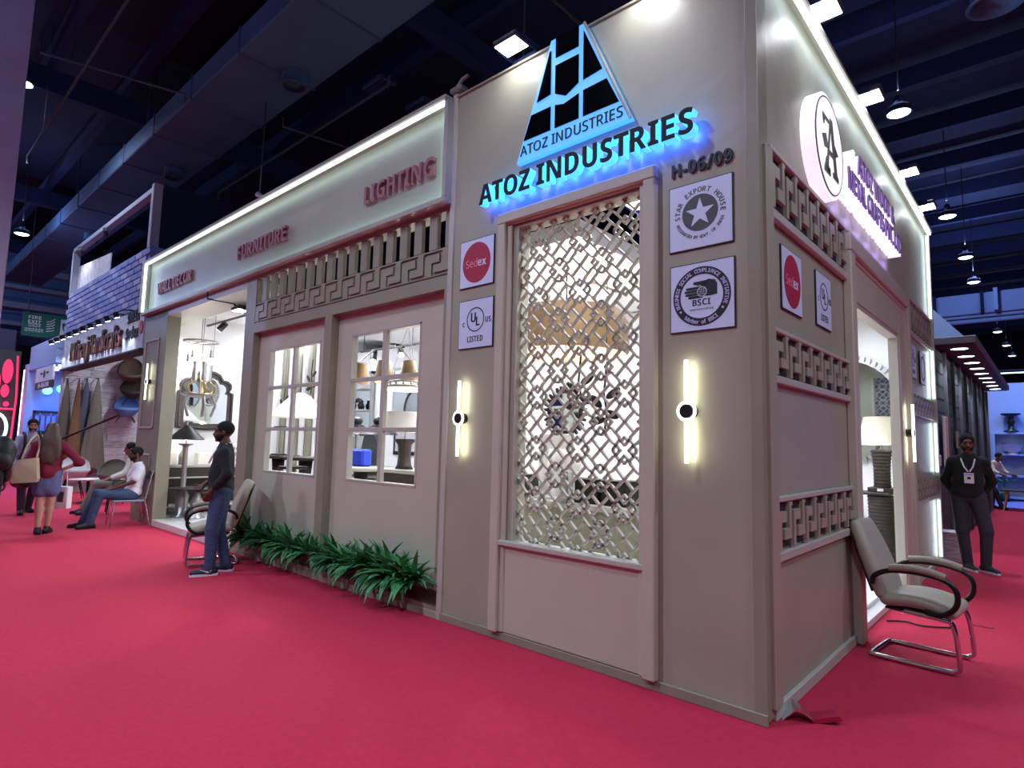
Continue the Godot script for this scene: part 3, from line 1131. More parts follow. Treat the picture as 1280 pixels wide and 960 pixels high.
func stand_side() -> void:
	var w := struct("wall_side", MB.new().span(-.08, -.0, 3.42, TOP, -6.85, -.12).span(-.08, 0, 0, 3.42, -2.10, -.12).span(-.08, 0, 2.85, 3.42, -4.35, -2.10).span(-.08, 0, 0, 3.42, -6.85, -4.30).done(), "paint", "taupe short side of the stand with doorway and greek key bands")
	part(w, "plinth", MB.new().span(0, .03, 0, .075, -2.06, -.10, .005).span(0, .03, 0, .075, -6.85, -4.7, .005).done(), "trim")
	part(w, "coping", MB.new().span(-.14, .10, TOP, TOP + .03, -6.87, -.12, .003).done(), "trim")
	part(w, "end_post", MB.new().span(-.12, .06, 0, TOP, -6.89, -6.83, .003).done(), "trim")
	part(w, "moulding", MB.new().span(0, .04, 3.43, 3.47, -6.83, -.15, .006).span(0, .04, 2.99, 3.06, -2.06, -.15, .008).span(0, .035, .87, .93, -2.06, -.15, .008).span(0, .035, 1.225, 1.26, -2.06, -.15, .006).span(0, .035, 1.95, 2.0, -2.06, -.15, .006).span(0, .035, 2.27, 2.30, -2.06, -.15, .006).done(), "trim")
	part(w, "moulding", MB.new().span(0, .03, 2.06, 2.0, -6.83, -4.75, .003).span(0, .03, 3.0, 3.06, -6.83, -4.75, .005).span(0, .03, .9, .95, -6.83, -4.75, .005).done(), "trim")
	part(w, "stile", MB.new().span(0, .045, .075, 3.43, -.17, -.05, .006).span(0, .045, .075, 3.43, -2.10, -2.02, .006).done(), "paint")
	# greek key bands over a dark backing board
	var turned := Basis(Vector3.UP, PI / 2)
	for y in [[3.075, 3.425], [2.005, 2.265], [.945, 1.22]]:
		var h: float = y[1] - y[0]
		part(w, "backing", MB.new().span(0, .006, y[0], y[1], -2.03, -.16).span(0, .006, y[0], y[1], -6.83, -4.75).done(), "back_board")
		var ku := key_unit(.264, h, .028)
		for i in 7:
			part(w, "key_relief", ku, "paint", Transform3D(turned, Vector3(.008, y[0], -.17 - .264 * i)))
		var kv := key_unit(.246, h, .028)
		for i in 8:
			part(w, "key_relief", kv, "paint", Transform3D(turned, Vector3(.008, y[0], -4.85 - .246 * i)))
	# doorway surround: two steps, the outer one deeper
	for s in [[-1.99, -4.84, 3.40, .15, .075], [-2.06, -4.74, 3.30, .09, .045]]:
		part(w, "surround", MB.new().span(0, s[4], .0, s[2] - s[3], s[0], s[0] - s[3], .01).span(0, s[4], 0, s[2] - s[3], s[1], s[1] + s[3], .01).span(0, s[4], s[2] - s[3], s[2], s[1], s[0], .01).done(), "panel")
	part(w, "head_panel", MB.new().span(0, .03, 2.87, 3.22, -4.6, -2.15, .004).done(), "panel")
	part(w, "pilaster", MB.new().span(0, .035, 0, 3.2, -4.66, -4.31, .008).done(), "panel")
	part(w, "jamb", MB.new().span(-.07, .02, 0, 2.86, -4.33, -4.28, .004).span(-.09, .02, 0, 2.86, -2.16, -2.10, .004).span(-.09, .02, 2.83, 2.88, -4.3, -2.1, .004).done(), "trim")
	# light strips along the top and down the far end, broken by the key bands
	var ls := thing("edge_light", "bright light strip along the top and far end of the stand's short side", "light strip", Vector3.ZERO)
	part(ls, "light_strip", MB.new().span(.05, .085, 4.725, 4.755, -6.82, -.16).done(), "led")
	strip_light(ls, Vector3(.08, 4.72, -3.5), Vector3(-.45, -1, 0), Vector3.BACK, 6.6, "dcf6ff", .42)
	for y in [[3.48, 4.72], [2.31, 3.0], [1.27, 1.96], [.1, .88]]:
		part(ls, "light_strip", MB.new().span(.02, .05, y[0], y[1], -6.82, -6.79).done(), "led")
		strip_light(ls, Vector3(.05, (y[0] + y[1]) * .5, -6.78), Vector3(-.6, 0, 1), Vector3.UP, y[1] - y[0], "dcf6ff", .10)
	# thin lit joints beside the near panels
	part(ls, "joint_light", MB.new().span(.0, .012, 2.31, 2.98, -.186, -.176).span(.0, .012, 1.27, 1.95, -.186, -.176).span(0, .012, .085, .86, -.186, -.176).span(0, .012, 3.48, 4.7, -.166, -.156).done(), "joint")


# ---------------------------------------------------------------- the stand's interior shell
func stand_room() -> void:
	struct("floor_stand", MB.new().span(-11.3, -.1, 0.002, .10, -6.8, -.16).span(-10.15, -7.03, .002, .10, -.17, .0).span(-.11, .0, .002, .06, -4.28, -2.15).done(), "room_floor", "raised pale floor inside the stand", "floor")
	struct("wall_room_left", MB.new().span(-11.32, -11.1, .1, 4.0, -6.8, -.2).done(), "room_wall", "white inner wall behind the ornate mirror at the doorway")
	struct("wall_room_back", MB.new().span(-11.3, -.1, 0, 4.0, -6.85, -6.7).done(), "room_wall", "white back wall inside the stand")
	struct("wall_partition", MB.new().span(-11.1, -2.6, .1, 3.6, -4.6, -4.45).span(-2.75, -2.6, .1, 3.6, -6.7, -4.5).done(), "room_wall", "white partition inside the stand behind the lamps")
	struct("ceiling_room", MB.new().span(-9.2, -2.15, 3.62, 3.80, -6.7, -1.15).span(-11.1, -9.2, 3.86, 4.0, -6.7, -.35).done(), "room_wall", "white dropped ceiling inside the stand", "ceiling")
	# upright boards behind the left window
	var b := struct("wall_boards", MB.new().span(-11.1, -9.5, .1, 3.6, -2.75, -2.7).done(), "room_wall", "upright grey and white display boards behind the left window", "boards")
	for i in 6:
		part(b, "board", bx(Vector3(.2 - .08 * (i % 2), 3.4, .07), .006), ["paint_grey", "white"][i % 2], Vector3(-10.95 + i * .27, 1.82, -2.655 + .02 * (i % 2)))


# ---------------------------------------------------------------- signs
func signs() -> void:
	# emblem: a trapezoid lightbox of black glass panes and glowing blue bars
	var e := thing("emblem_sign", "black and blue trapezoid emblem glowing at the top of the corner wall", "sign", Vector3(0, 0, .0))
	var outline := [Vector2(-1.937, 3.854), Vector2(-1.591, 4.79), Vector2(-1.545, 4.79), Vector2(-1.312, 4.79), Vector2(-1.262, 4.79), Vector2(-.848, 3.865)]
	part(e, "backing", MB.new().slab(outline, .002, .05).done(), "logo_blue")
	var panes := [
		[Vector2(-1.862, 4.03), Vector2(-1.785, 4.225), Vector2(-1.583, 4.228), Vector2(-1.583, 4.03)],
		[Vector2(-1.728, 4.315), Vector2(-1.60, 4.70), Vector2(-1.586, 4.70), Vector2(-1.586, 4.333)],
		[Vector2(-1.54, 4.555), Vector2(-1.54, 4.318), Vector2(-1.435, 4.262), Vector2(-1.312, 4.322), Vector2(-1.312, 4.555)],
		[Vector2(-1.54, 4.62), Vector2(-1.54, 4.79), Vector2(-1.315, 4.79), Vector2(-1.315, 4.62)],
		[Vector2(-1.268, 4.325), Vector2(-1.268, 4.73), Vector2(-1.095, 4.345)],
		[Vector2(-1.538, 4.03), Vector2(-1.538, 4.222), Vector2(-1.45, 4.2), Vector2(-1.308, 4.232), Vector2(-1.308, 4.03)],
		[Vector2(-1.266, 4.03), Vector2(-1.266, 4.24), Vector2(-1.055, 4.25), Vector2(-.948, 4.03)]]
	for p in panes:
		part(e, "pane", MB.new().slab(p, .05, .056).done(), "black_glass")
	part(e, "edge", MB.new().tube([Vector3(-1.262, 4.79, .055), Vector3(-.85, 3.866, .055)], .012, 6).done(), "trim")
	part(e, "lettering", line("ATOZ INDUSTRIES", .98, .085, .006, false), "face_dark", Vector3(-1.405, 3.945, .055))
	# halo-lit letters
	var t := thing("letter_sign", "ATOZ INDUSTRIES in black raised letters with glowing blue sides above the screen", "sign", Vector3(-2.29, 3.565, .05))
	letters(t, "ATOZ INDUSTRIES", 1.95, .165, .075, "acrylic_blue", Transform3D.IDENTITY, "letter_face", "face_dark")
	for i in 14:
		omni(t, Vector3(.06 + .142 * i, .03, -.02), "1c48ff", .036, .03)
	var num := thing("number_sign", "black raised stand number H-06/09 above the star poster", "sign", Vector3(-.565, 3.345, .004))
	letters(num, "H-06/09", .43, .088, .012, "print_dark", Transform3D.IDENTITY)
	for f in [["WALL DECOR", -10.75, 1.62, 4.08, .20, "rose raised letters WALL DECOR at the left end of the fascia"], ["FURNITURE", -7.42, 1.47, 4.09, .19, "rose raised letters FURNITURE in the middle of the fascia"], ["LIGHTING", -4.22, 1.19, 4.10, .19, "rose raised letters LIGHTING at the right end of the fascia"]]:
		var s := thing("letter_sign", f[5], "sign", Vector3(f[1], f[3], -.02), 0, "raised words on the fascia")
		letters(s, f[0], f[2], f[4], .045, "rose", Transform3D.IDENTITY)
	# short side: round monogram and white block letters
	var r := thing("round_sign", "round white lightbox with a grey monogram on the short side", "sign", Vector3(0, 3.88, -1.30), PI / 2)
	part(r, "drum", MB.new().slab(oval(.41, .41, 40), .002, .095).done(), "acrylic_white")
	part(r, "face", MB.new().slab(oval(.375, .375, 40), .095, .102).done(), "sign_white")
	var rim := []
	for i in 40:
		rim.append(Vector3(cos(TAU * i / 40) * .375, sin(TAU * i / 40) * .375, .1))
	part(r, "rim", MB.new().tube(rim, .006, 6, false, true).done(), "monogram")
	part(r, "monogram", line("A", .36, .46, .006, true, true), "monogram", Vector3(.03, .0, .104))
	for p in [[Vector2(-.20, .20), Vector2(-.03, .20), Vector2(-.03, .17), Vector2(-.14, .17), Vector2(-.16, .12), Vector2(-.18, .12)], [Vector2(-.22, .02), Vector2(-.12, .06), Vector2(-.06, -.04), Vector2(-.16, -.06)], [Vector2(.10, .06), Vector2(.22, .0), Vector2(.12, -.05)], [Vector2(-.18, -.22), Vector2(-.12, -.12), Vector2(-.10, -.2), Vector2(-.02, -.22), Vector2(-.02, -.25), Vector2(-.18, -.25)]]:
		part(r, "monogram", MB.new().slab(p, .102, .107).done(), "monogram")
	omni(r, Vector3(0, 0, .32), "f6f2ff", .03, .2)
	var side := Transform3D(Basis.IDENTITY, Vector3.ZERO)
	var ws := thing("letter_sign", "white glowing block letters ATOZ WOOD & over METAL CRAFTS PVT. LTD. beside the round sign", "sign", Vector3(.0, 3.70, -1.72), PI / 2)
	letters(ws, "ATOZ WOOD &", 1.62, .18, .12, "acrylic_white", Transform3D(Basis.IDENTITY, Vector3(.36, .235, 0)), "letter_face", "monogram_violet")
	letters(ws, "METAL CRAFTS PVT. LTD.", 2.35, .18, .12, "acrylic_white", side, "letter_face", "monogram_violet")
	part(ws, "backing", MB.new().span(.30, .36, .22, .44, 0.0, .11, .004).done(), "acrylic_white")
	for i in 6:
		omni(ws, Vector3(.15 + .4 * i, -.12, .07), "b79cff", .016, .06)


func poster(label: String, at: Vector3, w: float, h: float, turn := 0.0) -> Node3D:
	var p := thing("poster", label, "poster", at, turn, "square certificate boards on the stand")
	part(p, "board", bx(Vector3(w, h, .012), .001), "poster_edge", Vector3(0, 0, .006))
	part(p, "sheet", bx(Vector3(w - .014, h - .014, .004)), "poster", Vector3(0, 0, .012))
	return p


func posters() -> void:
	ethical(poster("white poster with a plain crimson disc, upper of the two left of the screen", Vector3(-2.42, 3.118, 0), .425, .435), 1.0)
	listed(poster("white poster with circled UL letters and LISTED, lower of the two left of the screen", Vector3(-2.412, 2.572, 0), .425, .435), 1.0)
	ethical(poster("white poster with a crimson disc on the short side, nearest the corner", Vector3(0, 2.672, -.60), .42, .43, PI / 2), 1.0)
	listed(poster("white poster with circled UL letters on the short side, beside the doorway", Vector3(0, 2.685, -1.36), .40, .42, PI / 2), 1.0)
	listed(poster("nearer shiny poster past the doorway on the short side", Vector3(.01, 2.68, -5.25), .42, .43, PI / 2), 1.0)
	var fp := poster("farther shiny poster past the doorway on the short side", Vector3(.01, 2.66, -6.0), .42, .43, PI / 2)
	part(fp, "ring", ring_slab(.17, .14, .014, .0155), "print_dark")
	# star poster
	var s := poster("white poster with a dark disc, a star and STAR EXPORT HOUSE around it", Vector3(-.358, 3.05, 0), .435, .45)
	part(s, "disc", MB.new().slab(oval(.122, .122, 48, Vector2(0, .012)), .014, .0155).done(), "print_grey")
	var star := []
	for i in 10:
		var a := PI / 2 + TAU * i / 10
		star.append(Vector2(cos(a), sin(a)) * (.1 if i % 2 == 0 else .039) + Vector2(0, .01))
	part(s, "star", MB.new().slab(star, .0155, .0165).done(), "poster")
	part(s, "lettering", ring_text("STAR EXPORT HOUSE", .155, .034, PI / 2, 3.5, .0012), "print_grey", Vector3(0, .012, .0148))
	part(s, "lettering", ring_text("RECOGNISED BY GOVT. OF INDIA", .163, .021, -PI / 2, 2.45, .0012, true), "print_grey", Vector3(0, .012, .0148))
	# compliance poster
	var b := poster("white poster with a dark ring, a hand holding a globe and BSCI", Vector3(-.352, 2.508, 0), .435, .45)
	part(b, "ring", ring_slab(.193, .143, .014, .0155), "print_dark")
	part(b, "lettering", ring_text("BUSINESS SOCIAL COMPLIANCE INITIATIVE", .168, .026, PI / 2, 4.0, .0012), "print_lilac", Vector3(0, 0, .0158))
	part(b, "lettering", ring_text("Member of BSCI", .168, .026, -PI / 2, 1.35, .0012, true), "print_lilac", Vector3(0, 0, .0158))
	for x in [-.14, .14]:
		part(b, "dot", MB.new().slab(oval(.008, .008, 12, Vector2(x, -.09)), .0155, .017).done(), "print_lilac")
	var hand := MB.new()
	hand.slab([Vector2(.0, .075), Vector2(.045, .105), Vector2(.09, .095), Vector2(.105, .07), Vector2(.105, .0), Vector2(.06, -.005), Vector2(.0, .0)], .014, .0155)
	for f in [[.055, -.105], [.035, -.115], [.015, -.11], [-.004, -.09]]:
		hand.slab([Vector2(.01, f[0] + .009), Vector2(f[1] + .006, f[0] + .009), Vector2(f[1], f[0]), Vector2(f[1] + .006, f[0] - .008), Vector2(.01, f[0] - .008)], .014, .0155)
	hand.slab([Vector2(-.02, .07), Vector2(-.055, .082), Vector2(-.05, .096), Vector2(.05, .1), Vector2(.04, .07)], .014, .0155)
	part(b, "hand", hand.done(), "print_dark")
	part(b, "globe", MB.new().slab(oval(.033, .033, 28, Vector2(.005, .028)), .0155, .0165).done(), "poster")
	part(b, "globe_lines", MB.new().slab(oval(.0285, .0285, 28, Vector2(.005, .028)), .0165, .017).done(), "print_dark")
	for k in 3:
		part(b, "globe_lines", MB.new().span(-.024, .034, .0275 + (k - 1) * .014, .0295 + (k - 1) * .014, .017, .0175).span(.004 + (k - 1) * .013, .006 + (k - 1) * .013, .002, .054, .017, .0175).done(), "poster")
	part(b, "lettering", line("BSCI", .12, .042, .0012), "print_dark", Vector3(.0, -.04, .0148))
	part(b, "lettering", line("www.bsci-intl.org", .16, .017, .0012, false), "print_dark", Vector3(0, -.085, .0148))


func ring_slab(r1: float, r0: float, z0: float, z1: float) -> ArrayMesh:
	var mb := MB.new()
	mb.st.set_smooth_group(-1)
	var n := 48
	for i in n:
		var a := Vector2.from_angle(TAU * i / n)
		var b := Vector2.from_angle(TAU * (i + 1) / n)
		mb.slab([a * r0, a * r1, b * r1, b * r0], z0, z1)
	return mb.done()


func ethical(p: Node3D, k: float) -> void:
	part(p, "disc", MB.new().slab(oval(.172, .182, 48), .014, .0155).done(), "print_red")
	part(p, "lettering", line("Sed", .145, .075, .0012, false), "pale_rose", Vector3(-.06, 0, .0158))
	part(p, "lettering", line("ex", .10, .056, .0012), "poster", Vector3(.07, -.010, .0158))


func listed(p: Node3D, k: float) -> void:
	var rg := part(p, "ring", ring_slab(.108, .098, .014, .0155), "print_dark", Vector3(.0, .035, 0))
	part(p, "lettering", line("U", .062, .085, .0012), "print_dark", Vector3(-.026, .055, .0148))
	part(p, "lettering", line("L", .046, .08, .0012), "print_dark", Vector3(.03, .018, .0148))
	part(p, "lettering", line("C", .03, .04, .0012), "print_dark", Vector3(-.145, -.0, .0148))
	part(p, "lettering", line("US", .065, .05, .0012), "print_dark", Vector3(.155, .02, .0148))
	part(p, "lettering", line("LISTED", .19, .052, .0012), "print_dark", Vector3(.0, -.135, .0148))


# ---------------------------------------------------------------- lamps fixed to the stand
func sconce(label: String, at: Vector3, turn: float) -> void:
	var s := thing("wall_sconce", label, "lamp", at, turn, "tall bar sconces on the stand")
	part(s, "mount", MB.new().cyl(Vector3(0, 0, 0), Vector3(0, 0, .05), .045, -1, 20).done(), "black")
	part(s, "tube", MB.new().cyl(Vector3(0, .045, .07), Vector3(0, .325, .07), .0145, -1, 10).cyl(Vector3(0, -.045, .07), Vector3(0, -.325, .07), .0145, -1, 10).done(), "tube")
	var ring := []
	for i in 24:
		ring.append(Vector3(cos(TAU * i / 24) * .057, sin(TAU * i / 24) * .057, .07))
	part(s, "ring_light", MB.new().tube(ring, .010, 8, false, true).done(), "tube")
	part(s, "hub", MB.new().cyl(Vector3(0, 0, .05), Vector3(0, 0, .08), .044, .044, 20).done(), "black")
	strip_light(s, Vector3(.0, 0, .055), Vector3(0, 0, -1), Vector3.UP, .64, "fdfddc", .085, .02)
	strip_light(s, Vector3(.0, 0, .085), Vector3(0, 0, 1), Vector3.UP, .64, "fffbe0", .10, .02)


func floodlight(label: String, at: Vector3, turn: float, energy: float, group := "floodlights along the top of the stand") -> Node3D:
	var f := thing("floodlight", label, "lamp", at, turn, group)
	part(f, "housing", MB.new().box(Vector3(0, .035, .0), Vector3(.26, .05, .20), .012).done(), "pipe")
	for i in 5:
		part(f, "fin", bx(Vector3(.2, .02, .012)), "steel_dark", Vector3(0, .07, -.06 + i * .03))
	part(f, "lens", MB.new().box(Vector3(0, .006, 0), Vector3(.23, .012, .17), .004).done(), "lens")
	part(f, "bracket", MB.new().span(-.14, -.125, 0, .06, -.2, .02).span(.125, .14, 0, .06, -.2, .02).span(-.14, .14, -.04, .02, -.21, -.17).span(-.02, .02, -.02, .0, -.28, -.19).done(), "steel_dark")
	var a := strip_light(f, Vector3(0, -.012, 0), Vector3(0, -1, -.42), Vector3.RIGHT, .22, "f2f5ff", energy, .16)
	a.name = "flood_light"
	return f


func stand_lights() -> void:
	sconce("tall bar sconce on the corner wall left of the carved screen", Vector3(-2.53, 1.745, 0), 0)
	sconce("tall bar sconce on the corner wall right of the carved screen", Vector3(-.43, 1.77, 0), 0)
	sconce("tall bar sconce on the pillar left of the open doorway", Vector3(-10.78, 2.48, 0.0), 0)
	sconce("tall bar sconce on the pilaster right of the side doorway", Vector3(.035, 1.76, -4.5), PI / 2)
	floodlight("left floodlight over the emblem on the corner wall", Vector3(-1.93, 4.83, .16), 0, .42)
	floodlight("right floodlight at the top edge of the corner wall, cut by the picture's top", Vector3(-.72, 4.83, .16), 0, .42)
	floodlight("floodlight on the short side's top edge, nearest the corner", Vector3(.16, 4.83, -1.05), PI / 2, .22)
	floodlight("floodlight on the short side's top edge above the round sign's right", Vector3(.16, 4.83, -2.55), PI / 2, .2)
	floodlight("floodlight on the short side's top edge above the white letters", Vector3(.16, 4.83, -4.55), PI / 2, .2)
	floodlight("floodlight on the short side's top edge nearest the far end", Vector3(.16, 4.83, -5.9), PI / 2, .2)
	# inside the stand
	for s in [["floodlight inside the stand glowing behind the doorway lintel", Vector3(-8.2, 3.52, -.42), 2.5], ["floodlight inside the stand glowing behind the top of the carved screen", Vector3(-1.15, 3.52, -.62), 6.0]]:
		var fl := floodlight(s[0], s[1], 0.0, s[2], "floodlights inside the stand")
		part(fl, "arm", MB.new().tube([Vector3(0, .05, .05), Vector3(0, .10, .12), Vector3(0, .10, .51), Vector3(0, .2, .51)], .014, 6).done(), "steel_dark")
	# flush ceiling panels of the room
	for s in [Vector3(-3.3, 3.60, -2.9), Vector3(-5.6, 3.60, -2.9), Vector3(-7.9, 3.60, -1.9), Vector3(-10.2, 3.84, -2.6)]:
		var p := thing("ceiling_panel", "flush light panel in the stand's white dropped ceiling", "lamp", s, 0, "flush light panels in the stand's ceiling")
		part(p, "frame", bx(Vector3(.62, .03, .62), .004), "trim", Vector3(0, .0, 0))
		part(p, "diffuser", bx(Vector3(.56, .01, .56)), "lens", Vector3(0, -.018, 0))
		strip_light(p, Vector3(0, -.035, 0), Vector3.DOWN, Vector3.RIGHT, .56, "eef3ff", 6.5, .56)
	var p2 := thing("ceiling_panel", "flush light panel on the white wall over the side doorway's mirror", "lamp", Vector3(-1.1, 3.5, -5.2), 0, "")
	part(p2, "frame", bx(Vector3(.9, .04, .5), .004), "trim")
	part(p2, "diffuser", bx(Vector3(.84, .01, .44)), "lens", Vector3(0, -.022, 0))
	part(p2, "rod", MB.new().cyl(Vector3(-.35, 0, 0), Vector3(-.35, 1.2, 0), .008, -1, 6).cyl(Vector3(.35, 0, 0), Vector3(.35, 1.2, 0), .008, -1, 6).done(), "trim")
	strip_light(p2, Vector3(0, -.04, 0), Vector3.DOWN, Vector3.RIGHT, .84, "e2edff", 6.0, .44)
	# track spots
	track_spot("black track spot on a rail in the open doorway", Vector3(-10.2, 3.58, -.95), Vector3(-.75, -.9, .5))
	track_spot("black track spot seen through the right window, left of its pair", Vector3(-7.68, 3.02, -2.6), Vector3(.35, -1, .35))
	track_spot("black track spot seen through the right window, shining, right of its pair", Vector3(-6.9, 3.02, -2.6), Vector3(.8, -.55, .5))
	var rail := solo("track_rail", MB.new().span(-10.9, -9.1, 3.66, 3.69, -.97, -.93, .004).done(), "black", "black lighting rail across the open doorway", "rail")
	solo("track_rail", MB.new().span(-8.1, -6.5, 3.12, 3.15, -2.62, -2.58, .004).span(-8.0, -7.99, 3.15, 3.62, -2.605, -2.595).span(-6.6, -6.59, 3.15, 3.62, -2.605, -2.595).done(), "black", "black lighting rail seen through the right window", "rail")


func track_spot(label: String, at: Vector3, dir: Vector3) -> void:
	var t := thing("track_spot", label, "lamp", at, 0, "black track spots inside the stand")
	var d := dir.normalized()
	part(t, "adapter", bx(Vector3(.16, .025, .04), .004), "black", Vector3(0, .09, 0))
	part(t, "arm", MB.new().cyl(Vector3(0, .09, 0), Vector3(0, 0, 0), .012, -1, 8).done(), "black")
	part(t, "barrel", MB.new().tube([-d * .1, -d * .08, d * .08, d * .09], [.05, .058, .058, .052], 16).done(), "black")
	part(t, "lens", MB.new().cyl(d * .091, d * .096, .048, -1, 16).done(), "lens")
	spot(t, d * .11, d, "f4f7ff", 5.0, 42.0, .04)


# ---------------------------------------------------------------- things inside the stand
func furniture_room() -> void:
	# console table below the ornate mirror
	var c := thing("console_table", "dark console table with pale top edge below the ornate mirror", "table", Vector3(-10.82, .1, -1.15))
	part(c, "top", bx(Vector3(.5, .05, 1.7), .006), "trim", Vector3(0, .87, 0))
	part(c, "apron", bx(Vector3(.46, .16, 1.64), .004), "wood_dark", Vector3(0, .76, 0))
	part(c, "rail", bx(Vector3(.47, .03, 1.66), .004), "trim", Vector3(0, .665, 0))
	part(c, "back_panel", bx(Vector3(.05, .6, 1.6)), "wood_dark", Vector3(-.2, .36, 0))
	part(c, "shelf", bx(Vector3(.46, .04, 1.6), .004), "trim", Vector3(0, .14, 0))
	for s in [[-1, -1], [1, -1], [-1, 1], [1, 1]]:
		part(c, "leg", bx(Vector3(.05, .68, .05), .004), "wood_dark", Vector3(s[0] * .2, .34, s[1] * .78))
	# ornate mirror: stepped baroque outline
	var half := [Vector2(0, .60), Vector2(.14, .585), Vector2(.25, .53), Vector2(.31, .43), Vector2(.40, .42), Vector2(.47, .36), Vector2(.48, .27), Vector2(.44, .2), Vector2(.52, .17), Vector2(.52, -.55), Vector2(0, -.58)]
	var out := []
	var inn := []
	for p in half:
		out.append(p)
		inn.append(p * Vector2(.76, .79))
	for i in range(half.size() - 2, 0, -1):
		out.append(half[i] * Vector2(-1, 1))
		inn.append(half[i] * Vector2(-.76, .79))
	var m := thing("mirror", "ornate dark framed mirror with curved crest on the white inner wall", "mirror", Vector3(-11.09, 2.22, -1.08), PI / 2)
	part(m, "frame", MB.new().slab(out, 0, .05).done(), "wood_carved")
	part(m, "glass", MB.new().slab(inn, .05, .056).done(), "mirror")
	var tr := []
	for p in out:
		tr.append(Vector3(p.x * .92, p.y * .93, .05))
	part(m, "bead", MB.new().tube(tr, .016, 6, false, true).done(), "wood_dark")
	var om := thing("mirror", "small oval mirror hanging in front of the ornate mirror", "mirror", Vector3(-10.6, 2.36, -.98), PI / 2 - .3)
	part(om, "glass", MB.new().slab(oval(.13, .24, 28), -.01, .01).done(), "mirror")
	var rr := []
	for i in 28:
		rr.append(Vector3(cos(TAU * i / 28) * .14, sin(TAU * i / 28) * .25, 0))
	part(om, "frame", MB.new().tube(rr, .02, 8, false, true).done(), "silver")
	part(om, "cord", MB.new().cyl(Vector3(0, .25, 0), Vector3(0, 1.48, 0), .004, -1, 5).done(), "black")
	# pendants in the doorway
	var pc := thing("pendant_lamp", "pendant with three round bulbs under a flat ring in the doorway", "lamp", Vector3(-10.05, 3.22, -.55))
	part(pc, "ring", MB.new().lathe([[.27, -.012], [.30, -.012], [.30, .012], [.27, .012], [.27, -.012]], Vector3.ZERO, 28, false).done(), "silver")
	part(pc, "crossbar", MB.new().span(-.28, .28, -.01, .01, -.012, .012).span(-.012, .012, -.01, .01, -.28, .28).done(), "silver")
	part(pc, "cord", MB.new().cyl(Vector3(0, 0, 0), Vector3(0, .63, 0), .006, -1, 6).done(), "black")
	for b in [[-.24, -.33, .05], [-.02, -.44, .2], [.22, -.36, -.1]]:
		part(pc, "stem", MB.new().cyl(Vector3(b[0], 0, b[2]), Vector3(b[0], b[1] + .07, b[2]), .004, -1, 6).cyl(Vector3(b[0], b[1] + .2, b[2]), Vector3(b[0], b[1] + .05, b[2]), .02, .028, 10).done(), "silver")
		part(pc, "bulb", MB.new().ball(Vector3(b[0], b[1], b[2]), Vector3(.065, .065, .065)).done(), "bulb")
	omni(pc, Vector3(0, -.52, 0), "fff0e0", .9, .06)
	var ch := thing("chandelier", "silver chandelier with upright tubes and curved arms below the three-bulb pendant", "lamp", Vector3(-10.1, 2.26, -.6))
	part(ch, "dish", MB.new().lathe([[0, -.06], [.08, -.05], [.26, -.01], [.30, .015], [.27, .02], [.0, .0]], Vector3.ZERO, 28).done(), "silver")
	for i in 5:
		var a := TAU * i / 5
		var d := Vector3(cos(a), 0, sin(a))
		part(ch, "tube", MB.new().lathe([[.045, 0], [.04, .34]], d * .13 + Vector3(0, .26, 0), 12).done(), "silver")
		part(ch, "arm", MB.new().tube([d * .02 + Vector3(0, .02, 0), d * .2 + Vector3(0, .04, 0), d * .24 + Vector3(0, .16, 0), d * .13 + Vector3(0, .27, 0)], .014, 8).done(), "brass")
		part(ch, "leg", MB.new().tube([d * .2, d * .27 + Vector3(0, -.18, 0), d * .2 + Vector3(0, -.38, 0)], .022, 8).done(), "silver")
	part(ch, "stem", MB.new().cyl(Vector3(0, 0, 0), Vector3(0, .85, 0), .01, -1, 8).done(), "brass")
	part(ch, "cord", MB.new().cyl(Vector3(0, .85, 0), Vector3(0, 1.60, 0), .005, -1, 6).done(), "black")
	# pedestal lamps on the platform
	var fl := thing("floor_lamp", "floor lamp with black cone shade on a pale turned column in the doorway", "lamp", Vector3(-10.28, .1, -.5))
	part(fl, "base", MB.new().lathe([[.0, 0], [.17, 0], [.17, .02], [.10, .05], [.105, .30], [.115, .36], [.06, .46], [.045, .5], [.042, 1.22], [.06, 1.25], [.12, 1.27], [.12, 1.29], [0, 1.29]], Vector3.ZERO, 24).done(), "silver")
	part(fl, "shade", MB.new().lathe([[.30, 1.37], [.06, 1.60], [.05, 1.62], [.045, 1.60], [.29, 1.36]], Vector3.ZERO, 28, false).done(), "black")
	part(fl, "neck", MB.new().cyl(Vector3(0, 1.28, 0), Vector3(0, 1.68, 0), .012, -1, 8).done(), "silver")
	omni(fl, Vector3(0, 1.40, 0), "fff4e4", .35, .05)
	part(fl, "bulb", MB.new().ball(Vector3(0, 1.40, 0), Vector3(.05, .05, .05)).done(), "bulb")
	var vt := thing("side_table", "thin round table on a pale turned baluster in the doorway", "table", Vector3(-9.93, .1, -.62))
	part(vt, "top", MB.new().lathe([[0, .50], [.36, .50], [.365, .51], [.36, .525], [0, .525]], Vector3(-.12, 0, .05), 32).done(), "wood_dark")
	part(vt, "baluster", MB.new().lathe([[0, 0], [.15, 0], [.15, .02], [.09, .05], [.10, .26], [.105, .30], [.05, .4], [.045, .5], [0, .5]], Vector3.ZERO, 24).done(), "silver")
	var v1 := thing("vase", "slim pale bottle vase on the console's left end", "vase", Vector3(-10.72, .995, -.62))
	part(v1, "body", MB.new().lathe([[0, 0], [.07, 0], [.075, .16], [.05, .22], [.022, .27], [.022, .34], [.028, .35], [0, .35]], Vector3.ZERO, 20).done(), "silver")
	var v2 := thing("vase", "tall white drum vase with a diamond pattern on the console", "vase", Vector3(-10.72, .995, -1.5))
